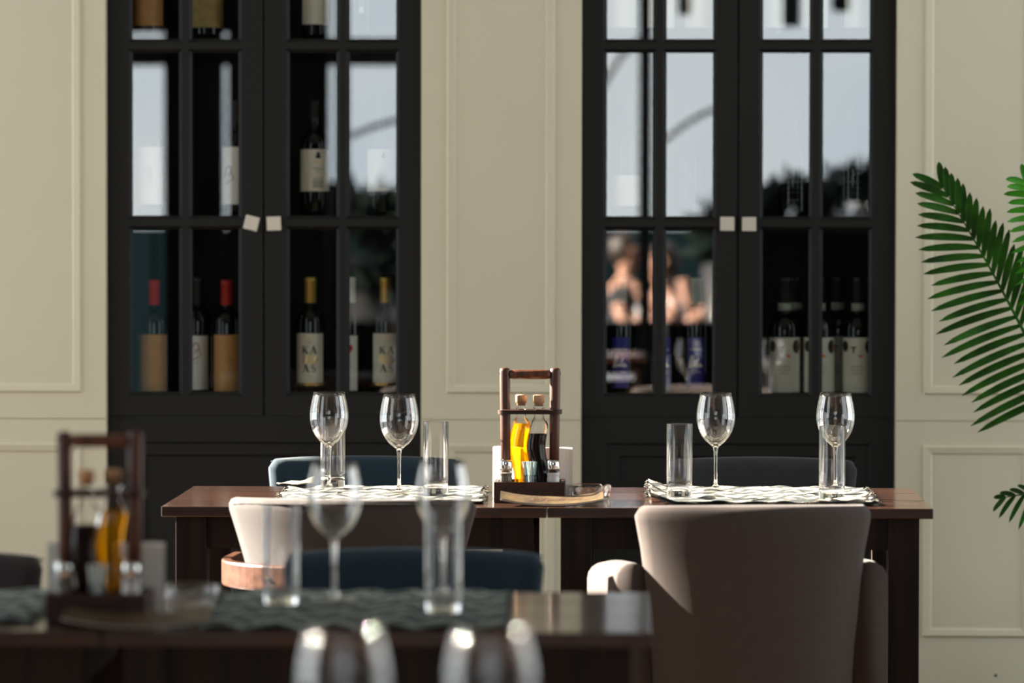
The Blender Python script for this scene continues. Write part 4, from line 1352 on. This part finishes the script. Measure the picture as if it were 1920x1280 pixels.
YP = 10.55
root = P(2085, 1020, YP)
pt_ = thing('potted_palm', 'green palm with long feathery fronds reaching in from the right edge', 'plant', (root.x, YP, 0))
def loc_(px, py, dy=0.0):
    v = P(px, py, YP + dy); return (v.x - root.x, dy, v.z)
def frond_obj(nm, m, *a, **kw):
    bm = bmesh.new(); frond(bm, *a, **kw)
    o = new_obj(nm, bm, m, pt_, smooth=True)
    return o
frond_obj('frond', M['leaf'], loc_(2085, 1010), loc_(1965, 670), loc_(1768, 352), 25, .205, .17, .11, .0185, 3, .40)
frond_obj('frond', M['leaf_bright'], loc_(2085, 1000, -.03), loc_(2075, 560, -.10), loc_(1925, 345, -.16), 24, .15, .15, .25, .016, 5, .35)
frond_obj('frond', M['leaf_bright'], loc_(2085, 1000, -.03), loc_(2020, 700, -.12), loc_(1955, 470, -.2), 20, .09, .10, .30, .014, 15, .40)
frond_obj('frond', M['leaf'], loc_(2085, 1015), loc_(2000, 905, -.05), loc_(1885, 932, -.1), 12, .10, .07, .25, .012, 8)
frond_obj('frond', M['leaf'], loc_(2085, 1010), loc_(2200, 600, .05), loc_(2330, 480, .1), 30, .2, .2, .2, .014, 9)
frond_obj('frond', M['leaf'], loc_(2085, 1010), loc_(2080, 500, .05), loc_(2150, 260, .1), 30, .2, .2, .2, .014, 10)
bm = bmesh.new()
for i in range(5):
    a = i * 1.25; tube(bm, [(.03 * math.cos(a), .03 * math.sin(a), .38), (.02 * math.cos(a), .02 * math.sin(a), .6), (0, 0, loc_(2085, 1010)[2])], [.012, .010, .007], 8)
new_obj('stem', bm, M['stem'], pt_, smooth=True)
bm = bmesh.new(); lathe(bm, [(0, 0), (.13, 0), (.15, .02), (.19, .40), (.20, .42), (.18, .42), (.17, .38), (0, .38)], 36, cap=False); new_obj('pot', bm, M['pot'], pt_, smooth=True)
bm = bmesh.new(); lathe(bm, [(0, .386), (.172, .386)], 36, cap=False); new_obj('soil', bm, M['soil'], pt_)

# ------------------------------------------------------------------ what stands behind the camera and is mirrored in the cabinet panes
YM = YD + .016
def Rf(px, py, Yb):
    """photo pixel of a reflection -> the point behind the camera at y = Yb"""
    v = P(px, py, 2 * YM - Yb)
    return Vector((v.x, Yb, v.z))


def rbox(bm, px0, px1, py0, py1, Yb, th=.12):
    a, b = Rf(px0, py1, Yb), Rf(px1, py0, Yb)
    box(bm, a.x, b.x, Yb - th, Yb, a.z, b.z)


bm = bmesh.new()
for p0, p1 in ((308, 416), (427, 614), (629, 652)):
    a, b = Rf(p0, 640, YF), Rf(p1, 640, YF); box(bm, a.x, b.x, YF - .14, YF, 0, ZC)
box(bm, XL - .1, Rf(190, 640, YF).x, YF - .14, YF, 0, ZC); box(bm, Rf(1710, 640, YF).x, XR + .1, YF - .14, YF, 0, ZC)  # solid ends and header added to narrow the opening and cut daylight
box(bm, Rf(190, 640, YF).x, Rf(1710, 640, YF).x, YF - .14, YF, Rf(960, -30, YF).z, ZC)
o = new_obj('column', bm, M['pillar']); o['kind'] = 'structure'; o.name = 'wall_front_piers_and_blockers'
bm = bmesh.new(); a, b = Rf(1197, 640, YF), Rf(1221, 640, YF); box(bm, a.x, b.x, YF - .08, YF, 0, ZC)
o = new_obj('wall_front_post', bm, M['frame_blue']); o['kind'] = 'structure'
bm = bmesh.new(); a, b = Rf(150, 122, YF), Rf(900, 72, YF); box(bm, a.x, b.x, YF - .1, YF, a.z, b.z)
o = new_obj('wall_front_beam', bm, M['frame_blue']); o['kind'] = 'structure'
bm = bmesh.new(); a, b = Rf(150, 60, YF), Rf(611, 0, YF); box(bm, a.x, b.x, YF - .1, YF, a.z, ZC - .4)
o = new_obj('wall_front_fascia', bm, M['pillar']); o['kind'] = 'structure'
# fence at the far side of the terrace
bm = bmesh.new(); yb = -8.0
box(bm, -7, 7, yb - .1, yb, 0, Rf(960, 428, yb).z)
for i in range(36): box(bm, -7 + i * .4, -7 + i * .4 + .02, yb, yb + .015, 0, Rf(960, 428, yb).z)
o = new_obj('terrace_fence', bm, M['hedge']); tag(o, 'dark teal terrace fence mirrored behind the guests in the cabinet panes', 'fence')


def tube_thing(name, label, cat, pts, r, m):
    bm = bmesh.new(); tube(bm, pts, r, 10); o = new_obj(name, bm, m, None, smooth=True)
    return tag(o, label, cat)


yb = -3.2
tube_thing('curved_rail', 'thin dark arched rail', 'rail', [Rf(640 + 26 * i, 262 - 62 * math.sin(R(18 + i * 12)) + 20, yb) for i in range(9)], .018, M['frame_blue'])
bpy.data.objects['curved_rail']['label'] = 'thin dark arched rail mirrored in the pane above the heart-labelled bottle'
tube_thing('curved_rail', 'dark arched rail mirrored in the pane left of the door split by the palm', 'rail', [Rf(1235 + 16 * i, 285 - 85 * math.sin(R(8 + i * 9.5)), yb) for i in range(11)], .018, M['frame_blue'])
tube_thing('slanted_rail', 'slanting grey rail mirrored in the first pane beside the dark post', 'rail', [Rf(1120, 180, yb), Rf(1160, 110, yb), Rf(1215, 60, yb)], .02, M['frame_blue'])
# hanging lanterns under the terrace edge
for i, (p0, p1, pb, pw) in enumerate(((1271, 1297, 28, 0), (1466, 1501, 50, 1), (1559, 1594, 22, 1))):
    a, b = Rf(p0, pb, -1.6), Rf(p1, pb, -1.6); r = (b.x - a.x) / 2
    t = thing('hanging_lantern', ('dark hanging lantern mirrored in the top pane above the arched rail', 'dark hanging lantern mirrored in the top pane beside the door stile', 'dark hanging lantern mirrored in the top corner pane')[i], 'lantern', ((a.x + b.x) / 2, -1.6, a.z), 0, 'hanging lanterns over the terrace')
    bm = bmesh.new(); lathe(bm, [(0, 0), (r * .8, 0), (r, .02), (r, .22), (r * .6, .27), (.01, .29), (0, .29)], 20, cap=False); new_obj('lantern_shade', bm, M['frame_blue'], t, smooth=True)
    bm = bmesh.new(); tube(bm, [(0, 0, .28), (0, 0, max(.3, 3.3 - a.z))], .004, 6); new_obj('cord', bm, M['screw'], t)

bm = bmesh.new(); box(bm, -3.2, 3.8, -1.64, -1.56, 3.29, 3.36)
o = new_obj('terrace_beam', bm, M['frame_blue']); tag(o, 'dark beam carrying the hanging lanterns outside the room', 'beam')
bm = bmesh.new(); box(bm, -3.2, -3.12, -1.64, -1.56, 0, 3.29); box(bm, 3.72, 3.8, -1.64, -1.56, 0, 3.29); new_obj('beam_post', bm, M['frame_blue'], o)


def leafy(bm, c, rad, n, size, seed, flat=1.0):
    rnd = random.Random(seed)
    for _ in range(n):
        d = Vector((rnd.gauss(0, 1), rnd.gauss(0, 1), rnd.gauss(0, 1))).normalized()
        p = Vector(c) + Vector((d.x * rad, d.y * rad * .7, d.z * rad * flat)) * rnd.uniform(.3, 1)
        t = (d + Vector((0, 0, .3))).normalized(); s = t.cross(Vector((rnd.random(), rnd.random(), .3))).normalized() * size * .22
        q = t * size * rnd.uniform(.7, 1.2)
        bm.faces.new([bm.verts.new(v) for v in (p, p + q * .5 + s, p + q, p + q * .5 - s)])


def planter(name, label, px, py, rad, yb, seed, m, n=700, size=.12, blossoms=0):
    c = Rf(px, py, yb)
    t = thing(name, label, 'plant', (c.x, yb, 0), 0)
    bm = bmesh.new(); leafy(bm, (0, 0, c.z), rad, n, size, seed, .9); new_obj('foliage', bm, m, t)
    bm = bmesh.new(); lathe(bm, [(0, 0), (rad * .7, 0), (rad * .95, max(.3, c.z - rad * .9)), (rad * .9, max(.3, c.z - rad * .9)), (0, max(.3, c.z - rad))], 24, cap=False); new_obj('pot', bm, M['pot'], t, smooth=True)
    bm = bmesh.new(); tube(bm, [(0, 0, .3), (.01, 0, c.z)], .015, 8); new_obj('stem', bm, M['pillar'], t)
    if blossoms:
        rnd = random.Random(seed + 1)
        for i in range(blossoms):
            bm = bmesh.new(); bmesh.ops.create_icosphere(bm, subdivisions=2, radius=.032)
            for v in bm.verts: v.co *= 1 + .25 * math.sin(v.co.x * 140) * math.sin(v.co.z * 130)
            b = new_obj('blossom', bm, M['shirt_white'], t, smooth=True); q = Rf(px - 45 + 90 * rnd.random(), py - 10 + 50 * rnd.random(), yb); b.location = (q.x - c.x, rad * .8, q.z)
    return t


planter('terrace_bush', 'dark leafy bush mirrored behind the sloping bottles', 1488, 402, .20, -2.4, 21, M['leaf_dark'])
planter('terrace_bush', 'dark leafy bush with white blossoms mirrored in the pane at the cabinet corner', 1600, 395, .27, -3.3, 22, M['leaf_dark'], blossoms=7)
planter('terrace_bush', 'dark spiky plant mirrored at the edge of the arched-rail pane', 1372, 440, .20, -4.4, 23, M['leaf_dark'], n=300, size=.16)
planter('terrace_bush', 'teal leafy plant mirrored low in the pane above the heart-labelled bottle', 668, 470, .28, -3.4, 25, M['leaf_dark'], n=260, size=.28)
bm = bmesh.new(); a, b = Rf(1395, 640, -1.6), Rf(1700, 640, -1.6); box(bm, a.x, b.x, -2.15, -1.7, 0, Rf(1500, 428, -1.6).z)
o = new_obj('planter_box', bm, M['pillar'], bevel=.01); tag(o, 'waist-high dark planter box mirrored around the T label bottles', 'planter')
bm = bmesh.new(); a, b = Rf(330, 640, -1.3), Rf(640, 640, -1.3); box(bm, a.x, b.x, -1.7, -1.3, 0, Rf(500, 430, -1.3).z)
o = new_obj('planter_box', bm, M['pillar'], bevel=.01); tag(o, 'dark planter box outside the piers of the open front', 'planter')


bm = bmesh.new(); a, b = Rf(640, 640, -2.2), Rf(1345, 640, -2.2); box(bm, a.x, b.x, -2.5, -2.2, 0, Rf(960, 603, -2.2).z)
for i in range(9):
    x_ = a.x + (b.x - a.x) * (i + .5) / 9; box(bm, x_ - .01, x_ + .01, -2.2, -2.19, .05, Rf(960, 603, -2.2).z - .05)
o = new_obj('terrace_counter', bm, M['pillar'], bevel=.004); tag(o, 'low dark counter mirrored below the seated guests', 'counter')

# ------------------------------------------------------------------ two seated guests (seen only as reflections)
def body_mesh(name, joints, edges_, m, parent, root_i=0, sub=2):
    me = bpy.data.meshes.new(name); me.from_pydata([j[0] for j in joints], edges_, [])
    o = bpy.data.objects.new(name, me); COL.objects.link(o); o.parent = parent
    me.materials.append(m)
    sk = o.modifiers.new('skin', 'SKIN'); sk.use_smooth_shade = True
    lay = me.skin_vertices[0] if me.skin_vertices else None
    if lay is None:
        bm = bmesh.new(); bm.from_mesh(me); bm.verts.layers.skin.verify(); bm.to_mesh(me); bm.free(); lay = me.skin_vertices[0]
    for i, j in enumerate(joints):
        r = j[1] if isinstance(j[1], tuple) else (j[1], j[1])
        lay.data[i].radius = r
    lay.data[root_i].use_root = True
    s = o.modifiers.new('sub', 'SUBSURF'); s.levels = sub; s.render_levels = sub
    return o


def guest(label, head, face_rz, shirt, arm_up):
    """a seated person; head = centre of the head, facing +y before rotation"""
    hx, hy, hz = head
    dz = hz - 1.12
    t = thing('person', label, 'person', (hx, hy, 0), face_rz)
    z = lambda v: v + dz
    J = [((0, -.02, z(.50)), (.15, .11)), ((0, -.02, z(.66)), (.125, .10)), ((0, -.01, z(.82)), (.15, .10)), ((0, 0, z(.92)), (.11, .08)), ((0, .0, z(.985)), .05), ((0, .01, z(1.03)), .05),
         ((0, .015, z(1.09)), (.068, .085)), ((0, .015, z(1.16)), (.076, .09)), ((0, .01, z(1.205)), (.045, .05))]
    E = [(i, i + 1) for i in range(8)]
    for s in (-1, 1):
        n = len(J)
        el = (s * .25, .10, z(.66)) if not (arm_up and s > 0) else (s * .27, .16, z(.74))
        wr = (s * .17, .32, z(.70)) if not (arm_up and s > 0) else (s * .12, .22, z(.95))
        J += [((s * .17, -.005, z(.885)), .055), (el, .042), (wr, .028)]
        E += [(3, n), (n, n + 1), (n + 1, n + 2)]
        hd = Vector(wr); dirv = (Vector(wr) - Vector(el)).normalized()
        J.append((tuple(hd + dirv * .05), (.032, .02))); E.append((n + 2, n + 3))
        pal = hd + dirv * .06
        for k in range(4):
            off = Vector((0, 0, 1)).cross(dirv).normalized() * ((k - 1.5) * .018)
            m0 = len(J)
            J += [(tuple(pal + off + dirv * .02), .0095), (tuple(pal + off + dirv * (.05 + .006 * (1.5 - abs(k - 1.5))) + Vector((0, 0, -.008))), .008), (tuple(pal + off + dirv * (.07 + .008 * (1.5 - abs(k - 1.5))) + Vector((0, 0, -.022))), .007)]
            E += [(n + 3, m0), (m0, m0 + 1), (m0 + 1, m0 + 2)]
        m0 = len(J); th = Vector((0, 0, 1)).cross(dirv).normalized() * (-s)
        J += [(tuple(hd + dirv * .03 + th * .035), .010), (tuple(hd + dirv * .055 + th * .05), .008)]; E += [(n + 3, m0), (m0, m0 + 1)]
        n = len(J)
        J += [((s * .10, .05, z(.47)), .08), ((s * .12, .42, z(.48)), .06), ((s * .12, .44, .09), .042), ((s * .12, .45, .05), .04), ((s * .13, .58, .03), .028)]
        E += [(0, n), (n, n + 1), (n + 1, n + 2), (n + 2, n + 3), (n + 3, n + 4)]
    body_mesh('body', J, E, M['skin'], t)
    # shirt: slightly larger torso and upper sleeves
    S = [((0, -.02, z(.50)), (.165, .125)), ((0, -.02, z(.66)), (.142, .117)), ((0, -.01, z(.82)), (.168, .117)), ((0, 0, z(.915)), (.12, .088)), ((0, 0, z(.955)), (.06, .055))]
    Es = [(0, 1), (1, 2), (2, 3), (3, 4)]
    for s in (-1, 1):
        n = len(S)
        S += [((s * .17, -.005, z(.885)), .07), ((s * .215, .04, z(.79)), .064)]; Es += [(3, n), (n, n + 1)]
    body_mesh('shirt', S, Es, shirt, t)
    n = 0
    for s in (-1, 1):
        pass
    Tj = [((0, -.02, z(.49)), (.17, .13))]; Te = []
    for s in (-1, 1):
        n = len(Tj)
        Tj += [((s * .10, .05, z(.47)), .093), ((s * .12, .43, z(.48)), .073), ((s * .12, .44, .12), .056)]
        Te += [(0, n), (n, n + 1), (n + 1, n + 2)]
    body_mesh('trousers', Tj, Te, M['trousers'], t)
    # face and hair
    bm = bmesh.new(); bmesh.ops.create_icosphere(bm, subdivisions=3, radius=1)
    for v in bm.verts:
        v.co = Vector((v.co.x * .092, v.co.y * .108 - .012, v.co.z * .112 + z(1.165)))
    bmesh.ops.delete(bm, geom=[v for v in bm.verts if v.co.y > .035 and v.co.z < z(1.205)], context='VERTS')
    new_obj('hair', bm, M['hair'], t, smooth=True)
    bm = bmesh.new(); tube(bm, [(0, .10, z(1.165)), (0, .118, z(1.135)), (0, .098, z(1.125))], [.008, .013, .008], 8); new_obj('nose', bm, M['skin'], t, smooth=True)
    for s in (-1, 1):
        bm = bmesh.new(); bmesh.ops.create_icosphere(bm, subdivisions=2, radius=.011); e = new_obj('eye', bm, M['shirt_dark'], t, smooth=True); e.location = (s * .032, .093, z(1.165))
        bm = bmesh.new(); bmesh.ops.create_icosphere(bm, subdivisions=2, radius=.022)
        for v in bm.verts: v.co.x *= .35
        e = new_obj('ear', bm, M['skin'], t, smooth=True); e.location = (s * .078, .01, z(1.145))
    bm = bmesh.new(); tube(bm, [(-.024, .088, z(1.088)), (0, .098, z(1.086)), (.024, .088, z(1.088))], [.003, .006, .003], 6); new_obj('mouth', bm, M['cap_darkred'], t, smooth=True)
    return t


def stool(label, x, y, zs, rz):
    t = thing('terrace_stool', label, 'stool', (x, y, 0), rz, 'terrace stools')
    bm = bmesh.new(); lathe(bm, [(0, zs - .04), (.17, zs - .04), (.18, zs - .02), (.17, zs), (0, zs)], 28, cap=False); new_obj('seat', bm, M['pillar'], t, smooth=True)
    for i in range(4):
        a = PI / 4 + i * PI / 2
        bm = bmesh.new(); tube(bm, [(.12 * math.cos(a), .12 * math.sin(a), zs - .03), (.17 * math.cos(a), .17 * math.sin(a), 0)], .012, 8); new_obj('leg', bm, M['pillar'], t)


h1 = Rf(1172, 480, -4.6); h2 = Rf(1243, 500, -3.4); h3 = Rf(1350, 500, -5.8)
guest('seated person in a dark top, hand raised, mirrored above the leftmost navy label', (h1.x, -4.6, h1.z), R(-70), M['shirt_dark'], True)
guest('seated person in a white shirt, mirrored behind the middle navy-label bottle', (h2.x, -3.4, h2.z), R(60), M['shirt_white'], True)
guest('seated person in a dark top mirrored at the edge beside the right-hand navy label', (h3.x, -5.8, h3.z), R(100), M['shirt_dark'], True)
stool('stool under the person with the raised hand', h1.x, -4.62, .45 + h1.z - 1.12 - .10, 0)
stool('stool under the person in the white shirt', h2.x, -3.42, .45 + h2.z - 1.12 - .10, 0)
stool('stool under the leaning person', h3.x, -5.82, .45 + h3.z - 1.12 - .10, 0)
